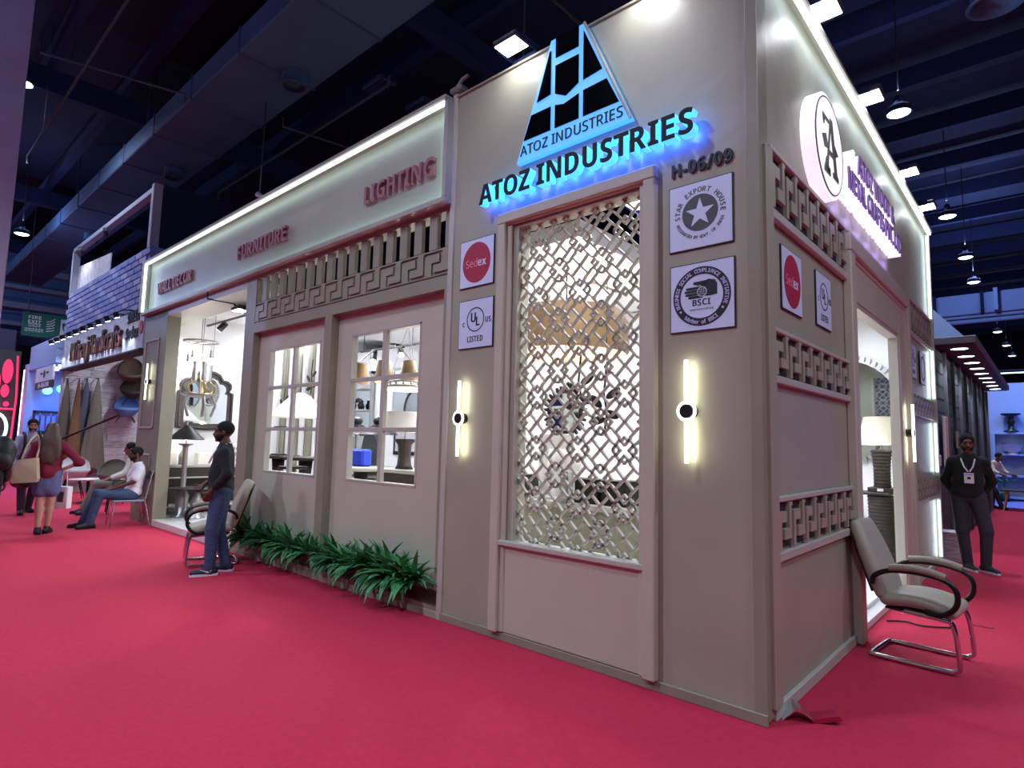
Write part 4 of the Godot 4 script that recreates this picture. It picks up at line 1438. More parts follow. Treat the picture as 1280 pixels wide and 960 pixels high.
	part(v2, "body", MB.new().lathe([[0, 0], [.11, 0], [.115, .03], [.115, .38], [.10, .40], [0, .40]], Vector3.ZERO, 24).done(), "shade_white")
	for i in 12:
		for k in 3:
			var a := TAU * (i + .5 * (k % 2)) / 12
			part(v2, "lozenge", MB.new().slab([Vector2(0, -.055), Vector2(.024, 0), Vector2(0, .055), Vector2(-.024, 0)], 0, .006).done(), "silver", Transform3D(Basis(Vector3.UP, PI / 2 - a), Vector3(cos(a) * .112, .09 + k * .11, sin(a) * .112)))
	for p in [[-.35, "pale square planter box left on the console"], [-1.05, "pale square planter box in the console's middle"]]:
		solo("planter_box", bx(Vector3(.2, .22, .34), .01), "shade_white", p[1], "box", Vector3(-10.8, 1.105, p[0]), "pale boxes on the console")
	# left window: one broad white cone pendant, dark tables
	var wp := thing("pendant_lamp", "broad white cone pendant lamp behind the left window", "lamp", Vector3(-8.15, 2.0, -1.5))
	part(wp, "shade", MB.new().lathe([[.52, -.12], [.16, .24], [.06, .30], [.05, .29], [.15, .22], [.50, -.12]], Vector3.ZERO, 32, false).done(), "shade_white")
	part(wp, "bulb", MB.new().ball(Vector3(0, .06, 0), Vector3(.06, .07, .06)).done(), "bulb")
	part(wp, "cord", MB.new().cyl(Vector3(0, .28, 0), Vector3(0, 1.50, 0), .006, -1, 6).done(), "black")
	omni(wp, Vector3(0, .06, 0), "fff2e2", .35, .06)
	table("dark round table seen low through the left window, left of the two", Vector3(-8.8, .1, -1.5), .36, 1.13, "wood_dark")
	table("dark round table seen low through the left window, right of the two", Vector3(-7.6, .1, -1.35), .34, 1.14, "wood_dark")
	stool("black wire stool beside the tables behind the left window", Vector3(-7.15, .1, -.9))
	candle_lamp("black rod table lamp with candle bulbs behind the left window", Vector3(-8.8, 1.235, -1.5))
	leaf_lamp("black leaf-shaped sconce on the display boards behind the left window", Vector3(-9.62, 2.7, -2.5))
	leaf_lamp("small black leaf-shaped sconce left on the display boards", Vector3(-10.68, 2.25, -2.5))
	# right window
	tan_pendant()
	ring_lamp()
	var mc := thing("display_mirror", "tall grey framed mirror shelf behind the right window", "shelf", Vector3(-10.62, .1, -4.42))
	part(mc, "frame", MB.new().span(-.40, -.34, .9, 3.0, 0, .08).span(.34, .40, .9, 3.0, 0, .08).span(-.40, .40, 2.94, 3.0, 0, .08).span(-.40, .40, .9, .96, 0, .08).done(), "silver")
	part(mc, "glass", bx(Vector3(.7, 2.0, .02)), "mirror", Vector3(0, 1.95, .03))
	for y in [1.5, 2.1, 2.6]:
		part(mc, "shelf", bx(Vector3(.7, .03, .25), .004), "trim", Vector3(0, y, .14))
	for k in [[-.2, 2.115], [.1, 2.115], [.2, 1.515]]:
		var v := thing("vase", ["small dark vase left on the mirror shelf", "small dark vase right on the mirror shelf", "small dark vase on the mirror shelf's lower board"][0 if k[0] < 0 else (1 if k[1] > 2 else 2)], "vase", Vector3(-10.62 + k[0], .1 + k[1], -4.27))
		part(v, "body", MB.new().lathe([[0, 0], [.05, 0], [.08, .1], [.04, .18], [.05, .22], [0, .22]], Vector3.ZERO, 16).done(), "black")
	for p in [[-7.35, 2.05], [-6.72, 2.12]]:
		var cs := thing("table_lamp", "black cone table lamp behind the right window, left of the pair" if p[0] < -7.0 else "black cone table lamp behind the right window, right of the pair", "lamp", Vector3(p[0], .1, -2.1 - (.2 if p[0] < -7.5 else .0)))
		part(cs, "shade", MB.new().lathe([[.31, 1.52], [.10, 1.68], [.09, 1.66], [.295, 1.52]], Vector3.ZERO, 28, false).done(), "black")
		part(cs, "stem", MB.new().cyl(Vector3(0, .9, 0), Vector3(0, 1.7, 0), .02, -1, 8).lathe([[.16, .9], [.16, .93], [.03, .95]], Vector3.ZERO, 16).done(), "silver")
		part(cs, "finial", MB.new().ball(Vector3(0, 1.74, 0), Vector3(.10, .08, .10)).done(), "black")
	table("round white table behind the right window, nearest the glass", Vector3(-6.5, .1, -1.65), .50, 1.03, "trim")
	table("round white table with dark drum base behind the right window", Vector3(-7.05, .1, -2.2), .55, .90, "trim")
	var ac := thing("armchair", "dark rounded chair back behind the right window", "chair", Vector3(-8.1, .1, -2.95))
	part(ac, "back", MB.new().slab([Vector2(-.25, .5), Vector2(-.27, 1.25), Vector2(-.2, 1.5), Vector2(-.05, 1.58), Vector2(.1, 1.56), Vector2(.22, 1.4), Vector2(.26, .5)], -.06, .06).done(), "slate_dark")
	part(ac, "seat", bx(Vector3(.54, .12, .5), .03), "slate_dark", Vector3(0, .5, .2))
	for s in [[-1, -1], [1, -1], [-1, 1], [1, 1]]:
		part(ac, "leg", MB.new().cyl(Vector3(s[0] * .22, 0, s[1] * .2 + .18), Vector3(s[0] * .22, .46, s[1] * .2 + .18), .02, -1, 8).done(), "black")
	var bag := solo("bag", MB.new().box(Vector3(0, .13, 0), Vector3(.34, .26, .18), .03).done(), "blue_bag", "bright blue bag beside the dark chair behind the right window", "bag", Vector3(-6.15, 1.085, -1.65))
	bag.position = Vector3(-6.62, 1.132, -1.72)
	var tl := thing("table_lamp", "table lamp with white drum shade and dark column behind the right window", "lamp", Vector3(-5.53, 1.14, -1.7))
	part(tl, "base", MB.new().lathe([[0, 0], [.13, 0], [.10, .06], [.085, .2], [.1, .34], [.15, .40], [.13, .42], [0, .42]], Vector3.ZERO, 20).done(), "wood_dark")
	part(tl, "shade", MB.new().lathe([[.29, .52], [.27, .80], [.265, .80], [.285, .52]], Vector3.ZERO, 28, false).done(), "shade_white")
	part(tl, "neck", MB.new().cyl(Vector3(0, .42, 0), Vector3(0, .74, 0), .012, -1, 8).done(), "silver")
	part(tl, "bulb", MB.new().ball(Vector3(0, .66, 0), Vector3(.05, .06, .05)).done(), "bulb")
	omni(tl, Vector3(0, .66, 0), "fff2e2", .8, .05)
	var bt := thing("console_table", "dark console with pale top under the drum-shade lamp", "table", Vector3(-5.25, .0, -1.75))
	part(bt, "top", bx(Vector3(1.2, .05, .55), .006), "trim", Vector3(0, 1.115, 0))
	part(bt, "body", bx(Vector3(1.1, .72, .5), .01), "wood_dark", Vector3(0, .73, 0))
	part(bt, "leg", bx(Vector3(.06, .28, .4)), "wood_dark", Vector3(-.5, .24, 0))
	part(bt, "leg", bx(Vector3(.06, .28, .4)), "wood_dark", Vector3(.5, .24, 0))
	var pic := thing("picture", "small black framed picture behind the drum-shade lamp", "picture", Vector3(-9.0, 1.52, -4.44))
	part(pic, "frame", MB.new().span(-.42, .42, -.30, .30, 0, .03).done(), "black")
	part(pic, "print", bx(Vector3(.68, .44, .01)), "picture", Vector3(0, 0, .033))
	var rm := thing("mirror", "tall dark framed mirror reflecting lamps behind the right window", "mirror", Vector3(-9.0, 2.5, -4.44))
	part(rm, "frame", MB.new().span(-.5, .5, -.62, .62, 0, .04).done(), "silver")
	part(rm, "glass", bx(Vector3(.86, 1.1, .01)), "mirror", Vector3(0, 0, .045))
	var hoop := thing("hoop_sculpture", "dark hoop sculpture standing by the drum-shade lamp", "sculpture", Vector3(-5.85, .1, -2.15))
	var hp := []
	for i in 24:
		hp.append(Vector3(cos(TAU * i / 24) * .3, 1.92 + sin(TAU * i / 24) * .3, 0))
	part(hoop, "hoop", MB.new().tube(hp, .018, 8, false, true).done(), "black")
	part(hoop, "foot", MB.new().lathe([[0, 0], [.14, 0], [.13, .03], [.015, .05], [.015, 1.64], [0, 1.64]], Vector3.ZERO, 16).done(), "black")
	var fan := thing("pendant_lamp", "black propeller-shaped pendant at the right window's left edge", "lamp", Vector3(-6.52, 2.2, -1.3))
	part(fan, "cup", MB.new().lathe([[.0, .35], [.13, .62], [.12, .62], [0, .38]], Vector3.ZERO, 16, false).done(), "black")
	part(fan, "stem", MB.new().cyl(Vector3(0, -.4, 0), Vector3(0, 1.42, 0), .01, -1, 6).done(), "black")
	for i in 3:
		part(fan, "blade", bx(Vector3(.34, .05, .1), .02), "black", Transform3D(Basis(Vector3.UP, TAU * i / 3 + .4) * Basis(Vector3.BACK, .3), Vector3(cos(TAU * i / 3 + .4) * .14, -.12, -sin(TAU * i / 3 + .4) * .14)))
	# behind the carved screen
	var dr := thing("drum_pendant", "large tan woven drum shade hanging behind the carved screen", "lamp", Vector3(-2.98, 2.86, -2.05))
	part(dr, "shade", MB.new().lathe([[.70, -.26], [.74, -.24], [.74, .10], [.66, .24], [.42, .31]], Vector3.ZERO, 36, false).done(), "wood_tan")
	part(dr, "cord", MB.new().cyl(Vector3(0, .34, 0), Vector3(0, .76, 0), .01, -1, 6).done(), "black")
	part(dr, "bulb", MB.new().ball(Vector3(0, .12, 0), Vector3(.07, .08, .07)).done(), "bulb")
	part(dr, "spider", MB.new().span(-.42, .42, .30, .315, -.01, .01).span(-.01, .01, .30, .315, -.42, .42).done(), "black")
	omni(dr, Vector3(0, .12, 0), "f6f4ff", 3.2, .07)
	var sc := thing("counter", "long pale counter with dark front behind the carved screen", "counter", Vector3(-2.75, .1, -2.0))
	part(sc, "top", bx(Vector3(2.3, .06, .6), .006), "trim", Vector3(0, .78, 0))
	part(sc, "front", bx(Vector3(2.2, .74, .5), .006), "paint_grey", Vector3(0, .38, 0))
	for k in [[-3.55, "first"], [-2.5, "second"], [-2.15, "third"]]:
		var bl := thing("display_block", {"first": "black display block on the counter's left end behind the screen", "second": "black display block on the counter behind the screen, right of the white panel", "third": "black display block nearest the counter's right end behind the screen"}[k[1]], "block", Vector3(k[0], .91, -1.95))
		part(bl, "block", bx(Vector3(.30, .26, .3), .006), "black", Vector3(0, .13, 0))
		part(bl, "cap", bx(Vector3(.32, .02, .32), .004), "trim", Vector3(0, .27, 0))
	var wpn := thing("board", "white upright board on the counter behind the screen", "board", Vector3(-3.02, .91, -1.95))
	part(wpn, "panel", bx(Vector3(.5, .75, .04), .004), "white", Vector3(0, .375, 0))
	part(wpn, "foot", bx(Vector3(.5, .03, .2), .004), "white", Vector3(0, .015, 0))
	var fm := thing("mirror", "dark round mirror with toothed rim behind the carved screen", "mirror", Vector3(-3.35, 1.95, -2.55))
	part(fm, "rim", MB.new().slab(toothed(.27, .34, 30), 0, .03).done(), "black")
	part(fm, "glass", MB.new().slab(oval(.24, .24), .03, .036).done(), "mirror")
	part(fm, "cord", MB.new().cyl(Vector3(0, .3, .01), Vector3(0, 1.66, .01), .004, -1, 5).done(), "black")
	leaf_lamp("black branching pendant behind the carved screen's middle", Vector3(-2.6, 2.15, -1.8))
	leaf_lamp("black branching pendant behind the carved screen's right", Vector3(-2.2, 1.98, -1.7))
	var l3 := thing("table_lamp", "pale drum lamp on the counter behind the carved screen", "lamp", Vector3(-2.75, .91, -1.75))
	part(l3, "shade", MB.new().lathe([[.20, .34], [.17, .58], [.165, .58], [.195, .34]], Vector3.ZERO, 24, false).done(), "shade_white")
	part(l3, "base", MB.new().lathe([[0, 0], [.1, 0], [.05, .05], [.04, .4], [0, .4]], Vector3.ZERO, 16).done(), "silver")
	# by the side doorway
	var big := thing("mirror", "large round mirror with toothed dark rim on the wall beyond the side doorway", "mirror", Vector3(-1.12, 2.17, -6.69))
	part(big, "rim", MB.new().slab(toothed(.78, .86, 60), 0, .04).done(), "silver")
	part(big, "glass", MB.new().slab(oval(.76, .76, 48), .04, .046).done(), "mirror")
	var pd := thing("pedestal", "dark carved pedestal with a flat top inside the side doorway", "pedestal", Vector3(-.47, .1, -5.75))
	part(pd, "body", ribbed(.19, .16, .86), "wood_carved")
	part(pd, "top", bx(Vector3(.50, .035, .42), .006), "wood_dark", Vector3(-.12, .885, 0))
	part(pd, "tray", bx(Vector3(.30, .06, .3), .006), "wood_dark", Vector3(.02, .935, 0))
	part(pd, "price_tag", bx(Vector3(.07, .035, .004)), "white", Vector3(.02, .935, .154))
	part(pd, "price_tag", bx(Vector3(.06, .02, .004)), "white", Vector3(-.3, .885, .213))
	var tl2 := thing("table_lamp", "carved dark lamp with white empire shade on the pedestal in the side doorway", "lamp", Vector3(-.45, 1.065, -5.75))
	part(tl2, "base", ribbed(.10, .13, .50), "wood_carved")
	part(tl2, "shade", MB.new().lathe([[.28, .56], [.20, .94], [.195, .94], [.275, .56]], Vector3.ZERO, 28, false).done(), "shade_white")
	part(tl2, "neck", MB.new().cyl(Vector3(0, .5, 0), Vector3(0, .8, 0), .012, -1, 8).done(), "silver")
	part(tl2, "bulb", MB.new().ball(Vector3(0, .72, 0), Vector3(.05, .06, .05)).done(), "bulb")
	omni(tl2, Vector3(0, .72, 0), "fff4ea", .6, .05)
	var bs := thing("wall_sconce", "black bar sconce with glowing disc inside the side doorway", "lamp", Vector3(-.72, 1.95, -5.0), PI / 2 - .5, "")
	part(bs, "bar", bx(Vector3(.022, .8, .02), .004), "black")
	part(bs, "disc", MB.new().cyl(Vector3(0, 0, .01), Vector3(0, 0, .045), .075, -1, 20).done(), "tube")
	part(bs, "bracket", MB.new().cyl(Vector3(0, .4, 0), Vector3(0, 1.62, 0), .006, -1, 6).done(), "black")
	omni(bs, Vector3(0, 0, .12), "fff8e8", .25, .04)
	var st := thing("side_table", "small black iron table with trays inside the side doorway", "table", Vector3(-.98, .1, -6.0))
	for s in [[-1, -1], [1, -1], [-1, 1], [1, 1]]:
		part(st, "leg", MB.new().cyl(Vector3(s[0] * .16, 0, s[1] * .14), Vector3(s[0] * .14, .6, s[1] * .12), .012, -1, 6).done(), "black")
	for y in [.2, .42, .6]:
		part(st, "shelf", bx(Vector3(.38, .02, .34), .004), "black", Vector3(0, y, 0))
	solo("bowl", MB.new().lathe([[0, 0], [.06, 0], [.15, .08], [.14, .085], [.05, .015], [0, .015]], Vector3.ZERO, 20).done(), "black", "black shallow bowl on the small iron table", "bowl", Vector3(-.98, .71, -6.0))


func toothed(r0: float, r1: float, n: int) -> Array:
	var o := []
	for i in n:
		for k in [[.0, r0], [.25, r1], [.65, r1], [.9, r0]]:
			o.append(Vector2.from_angle(TAU * (i + k[0]) / n) * k[1])
	return o


func ribbed(r0: float, r1: float, h: float) -> ArrayMesh:
	var prof := [[0.0, 0.0]]
	var n := int(h / .045)
	for i in n:
		var t := float(i) / n
		var r := lerpf(r0, r1, t) * (1.0 - .12 * sin(t * PI))
		prof.append_array([[r, t * h], [r * 1.05, (t + .5 / n) * h], [r * .96, (t + .98 / n) * h]])
	prof.append([0.0, h])
	return MB.new().lathe(prof, Vector3.ZERO, 20).done()


func table(label: String, at: Vector3, r: float, h: float, m: String) -> void:
	var t := thing("round_table", label, "table", at)
	part(t, "top", MB.new().lathe([[0, h - .05], [r * .97, h - .05], [r, h - .03], [r, h - .01], [r * .98, h], [0, h]], Vector3.ZERO, 32).done(), m)
	part(t, "pedestal", MB.new().lathe([[0, 0], [r * .45, 0], [r * .42, .04], [.09, .1], [.07, h * .5], [.11, h - .05], [0, h - .05]], Vector3.ZERO, 20).done(), "wood_dark")


func stool(label: String, at: Vector3) -> void:
	var s := thing("stool", label, "stool", at)
	part(s, "seat", MB.new().lathe([[0, .98], [.2, .98], [.21, 1.0], [.2, 1.02], [0, 1.02]], Vector3.ZERO, 20).done(), "black")
	for i in 4:
		var a := TAU * i / 4 + .4
		part(s, "leg", MB.new().tube([Vector3(cos(a) * .17, .98, sin(a) * .17), Vector3(cos(a) * .2, .5, sin(a) * .2), Vector3(cos(a) * .24, 0, sin(a) * .24)], .011, 6).done(), "black")
	for y in [.3, .75]:
		part(s, "hoop", MB.new().tube(ring_on(Vector3(0, y, 0), Basis.IDENTITY, .2, .2), .008, 6, false, true).done(), "black")


func candle_lamp(label: String, at: Vector3) -> void:
	var l := thing("table_lamp", label, "lamp", at)
	part(l, "base", MB.new().lathe([[0, 0], [.14, 0], [.13, .02], [.0, .03]], Vector3.ZERO, 20).done(), "black")
	for x in [-.08, 0, .08]:
		part(l, "rod", MB.new().cyl(Vector3(x, .02, 0), Vector3(x, .48, 0), .008, -1, 6).done(), "silver")
	part(l, "crossbar", MB.new().span(-.2, .2, .48, .50, -.02, .02, .004).done(), "black")


func leaf_lamp(label: String, at: Vector3) -> void:
	var l := thing("branch_lamp", label, "lamp", at)
	part(l, "stem", MB.new().tube([Vector3(0, -.3, 0), Vector3(.03, -.1, 0), Vector3(-.01, .1, 0), Vector3(.02, .4, 0)], .012, 6).done(), "black")
	for k in [[.11, .10, .5], [-.10, .02, 2.4], [.09, -.12, -.3], [-.08, -.18, 3.3]]:
		part(l, "leaf", MB.new().ball(Vector3.ZERO, Vector3(.10, .045, .012), 10).done(), "black", Transform3D(Basis(Vector3.BACK, k[2]), Vector3(k[0], k[1], .01)))
	part(l, "hanger", MB.new().cyl(Vector3(.02, .4, 0), Vector3(.02, (3.87 if at.x < -9.2 else 3.63) - at.y, 0), .004, -1, 5).done(), "black")


func tan_pendant() -> void:
	var t := thing("pendant_lamp", "pendant of three tan metal cone shades on bent arms behind the right window", "lamp", Vector3(-6.02, 2.92, -1.7))
	part(t, "stem", MB.new().cyl(Vector3(0, 0, 0), Vector3(0, .70, 0), .01, -1, 8).cyl(Vector3(.05, 0, 0), Vector3(.05, .70, 0), .006, -1, 8).done(), "silver")
	part(t, "crossbar", MB.new().span(-.10, .16, -.02, .02, -.02, .02, .004).done(), "silver")
	for k in [[-.55, -.38, .1, .25], [.10, -.40, .12, -.05], [.40, -.40, -.1, -.12]]:
		var b := Vector3(k[0], k[1], k[2])
		part(t, "arm", MB.new().tube([Vector3(0, 0, 0), Vector3(k[0] * .5, -.02, k[2] * .5), b + Vector3(0, .2, 0)], .009, 6).done(), "silver")
		part(t, "shade", MB.new().lathe([[.155, -.14], [.10, .16], [.09, .17], [.0, .17], [.0, .16], [.09, .155], [.145, -.14]], Vector3.ZERO, 24, false).done(), "shade_tan", Transform3D(Basis(Vector3.BACK, -k[3]), b))
		part(t, "bulb", MB.new().ball(b + Vector3(0, -.08, 0), Vector3(.045, .05, .045)).done(), "bulb")
		omni(t, b + Vector3(0, -.08, 0), "ffeccd", .35, .04)


func ring_lamp() -> void:
	var t := thing("chandelier", "ring chandelier of clear beads hanging right behind the right window", "lamp", Vector3(-5.62, 2.30, -1.75))
	for r in [[.30, 0.0], [.24, .07]]:
		part(t, "ring", MB.new().tube(ring_on(Vector3(0, r[1], 0), Basis.IDENTITY, r[0], r[0], 28), .02, 8, false, true).done(), "silver")
	part(t, "light_ring", MB.new().tube(ring_on(Vector3(0, -.03, 0), Basis.IDENTITY, .30, .30, 28), .012, 8, false, true).done(), "bulb")
	for i in 16:
		var a := TAU * i / 16
		part(t, "bead", MB.new().ball(Vector3(cos(a) * .27, .035, sin(a) * .27), Vector3(.022, .03, .022), 8).done(), "chrome")
	for i in 3:
		var a := TAU * i / 3
		part(t, "wire", MB.new().cyl(Vector3(cos(a) * .27, 0, sin(a) * .27), Vector3(0, .9, 0), .004, -1, 5).done(), "silver")
	part(t, "rod", MB.new().cyl(Vector3(0, .9, 0), Vector3(0, 1.32, 0), .006, -1, 6).done(), "silver")
	omni(t, Vector3(0, -.1, 0), "fff6ea", .4, .1)


# ---------------------------------------------------------------- visitors' chairs
func office_chair(label: String, at: Vector3, turn: float) -> Node3D:
	# faces +z; cushioned shell, padded loop arms, chrome cantilever sled
	var c := thing("office_chair", label, "chair", at, turn, "cantilever visitor chairs by the stand")
	var seat_bones := []
	for i in 12:
		var t := i / 11.0
		seat_bones.append(cap(Vector3(-.19, .432 + .028 * sin(t * PI * .9) - .03 * t * t, -.16 + .40 * t), Vector3(.19, .432 + .028 * sin(t * PI * .9) - .03 * t * t, -.16 + .40 * t), .044, .044))
	part(c, "seat", net(seat_bones, .014, .03), "leather")
	var back := []
	for i in 16:
		var t := i / 15.0
		var wd := .195 - .05 * t * t
		back.append(cap(Vector3(-wd, .47 + .49 * t, -.19 - .15 * t - .03 * t * t), Vector3(wd, .47 + .49 * t, -.19 - .15 * t - .03 * t * t), .042 + .010 * sin(t * PI), .042 + .010 * sin(t * PI)))
	var bk := part(c, "backrest", net(back, .014, .02), "leather")
	for y in [[.64, -.20], [.80, -.258]]:
		part(bk, "seam", MB.new().tube([Vector3(-.2, y[0], y[1] - .004), Vector3(0, y[0], y[1] + .004), Vector3(.2, y[0], y[1] - .004)], .005, 6).done(), "armpad")
	part(bk, "back_shell", MB.new().slab([Vector2(-.2, .44), Vector2(-.2, .85), Vector2(-.15, .95), Vector2(.15, .95), Vector2(.2, .85), Vector2(.2, .44)], -.012, .012).done(), "black_leather", Transform3D(Basis(Vector3.RIGHT, -.33), Vector3(0, .06, -.105)))
	part(c, "seat_pan", bx(Vector3(.4, .02, .4), .006), "black_leather", Vector3(0, .375, .03))
	for s in [-1, 1]:
		var x: float = s * .275
		var loop := [Vector3(x * .86, .40, .10), Vector3(x * .96, .40, .20), Vector3(x, .47, .285), Vector3(x, .56, .30), Vector3(x, .63, .26), Vector3(x, .665, .16), Vector3(x, .675, .02), Vector3(x, .66, -.12), Vector3(x, .61, -.21), Vector3(x * .92, .55, -.235)]
		var ar := part(c, "armrest", MB.new().tube(smoothed(loop), .019, 10).done(), "black_leather")
		part(ar, "arm_pad", MB.new().tube(smoothed([Vector3(x, .665, .235), Vector3(x, .688, .15), Vector3(x, .698, .02), Vector3(x, .684, -.11)]), .027, 10).done(), "armpad")
	var sled := []
	for s in [1, -1]:
		var side := [Vector3(s * .16, .37, -.12), Vector3(s * .21, .37, .05), Vector3(s * .23, .365, .20), Vector3(s * .235, .33, .262), Vector3(s * .24, .08, .29), Vector3(s * .24, .03, .26), Vector3(s * .24, .018, .20), Vector3(s * .24, .018, -.22), Vector3(s * .22, .018, -.26), Vector3(s * .16, .018, -.27)]
		if s < 0:
			side.reverse()
		sled.append_array(side)
	part(c, "sled_frame", MB.new().tube(smoothed(sled), .0175, 10).done(), "chrome")
	for p in [[-.24, .1], [.24, .1], [-.24, -.18], [.24, -.18]]:
		part(c, "glide", MB.new().span(p[0] - .015, p[0] + .015, .0, .012, p[1] - .04, p[1] + .04, .003).done(), "black")
	return c


func smoothed(p: Array, steps := 4) -> Array:
	var o := []
	for i in p.size() - 1:
		var a: Vector3 = p[maxi(i - 1, 0)]
		var d: Vector3 = p[mini(i + 2, p.size() - 1)]
		for k in steps:
			o.append((p[i] as Vector3).cubic_interpolate(p[i + 1], a, d, float(k) / steps))
	o.append(p[-1])
	return o


func office_chairs() -> void:
	var c := office_chair("grey leather cantilever chair at the stand's right corner, back to the wall", Vector3(.45, 0, -1.98), PI / 2 - .08)
	copy(c, "office_chair", Vector3(-6.44, 0, .47), -.32, "grey leather cantilever chair at the doorway behind the standing man")


# ---------------------------------------------------------------- planter
func planter() -> void:
	var rng := RandomNumberGenerator.new()
	rng.seed = 11
	var variants := []
	for v in 4:
		var mb := MB.new()
		mb.st.set_smooth_group(-1)
		for i in 58:
			var a := rng.randf_range(-.35, PI + .35)
			var lean := rng.randf_range(.4, 1.7)
			var ln := rng.randf_range(.20, .36)
			var wd := rng.randf_range(.020, .036)
			var d := Vector3(cos(a), 0, sin(a))
			var side := Vector3(-d.z, 0, d.x)
			var prev := Vector3(cos(a), 0, sin(a)) * rng.randf() * .04
			var at := prev
			var el := PI / 2 - lean * .5
			for k in 4:
				el -= lean * .28
				var nx := at + (d * cos(el) + Vector3.UP * sin(el)) * ln * .27
				var w0: float = wd * [.5, 1.0, .9, .55][k]
				var w1: float = wd * [1.0, .9, .55, .03][k]
				var fold := Vector3.UP * .006
				mb.quad(at + side * w0, at - fold, nx - fold, nx + side * w1, at - Vector3(0, 1, 0))
				mb.quad(at - side * w0, at - fold, nx - fold, nx - side * w1, at - Vector3(0, 1, 0))
				at = nx
		variants.append(mb.done())
	var n := 15
	var names := ["first", "second", "third", "fourth", "fifth", "sixth", "seventh", "eighth", "ninth", "tenth", "eleventh", "twelfth", "thirteenth", "fourteenth", "fifteenth"]
	for i in n:
		var x := -6.58 + i * (3.42 / (n - 1))
		var t := thing("potted_plant", "green long-leaved plant under the windows, %s from the left in the planter" % names[i], "plant", Vector3(x, .245, -.02 + rng.randf() * .05), rng.randf_range(-.3, .3), "green plants filling the planter")
		t.scale = Vector3.ONE * rng.randf_range(.75, 1.25)
		var f := part(t, "foliage", variants[i % 4], "leaf" if i % 3 else "leaf_dark")
		f.set_meta("kind", "stuff")
		part(t, "pot", MB.new().lathe([[0, .0], [.03, .0], [.035, .03], [.03, .03], [0, .025]], Vector3.ZERO, 10).done(), "soil")


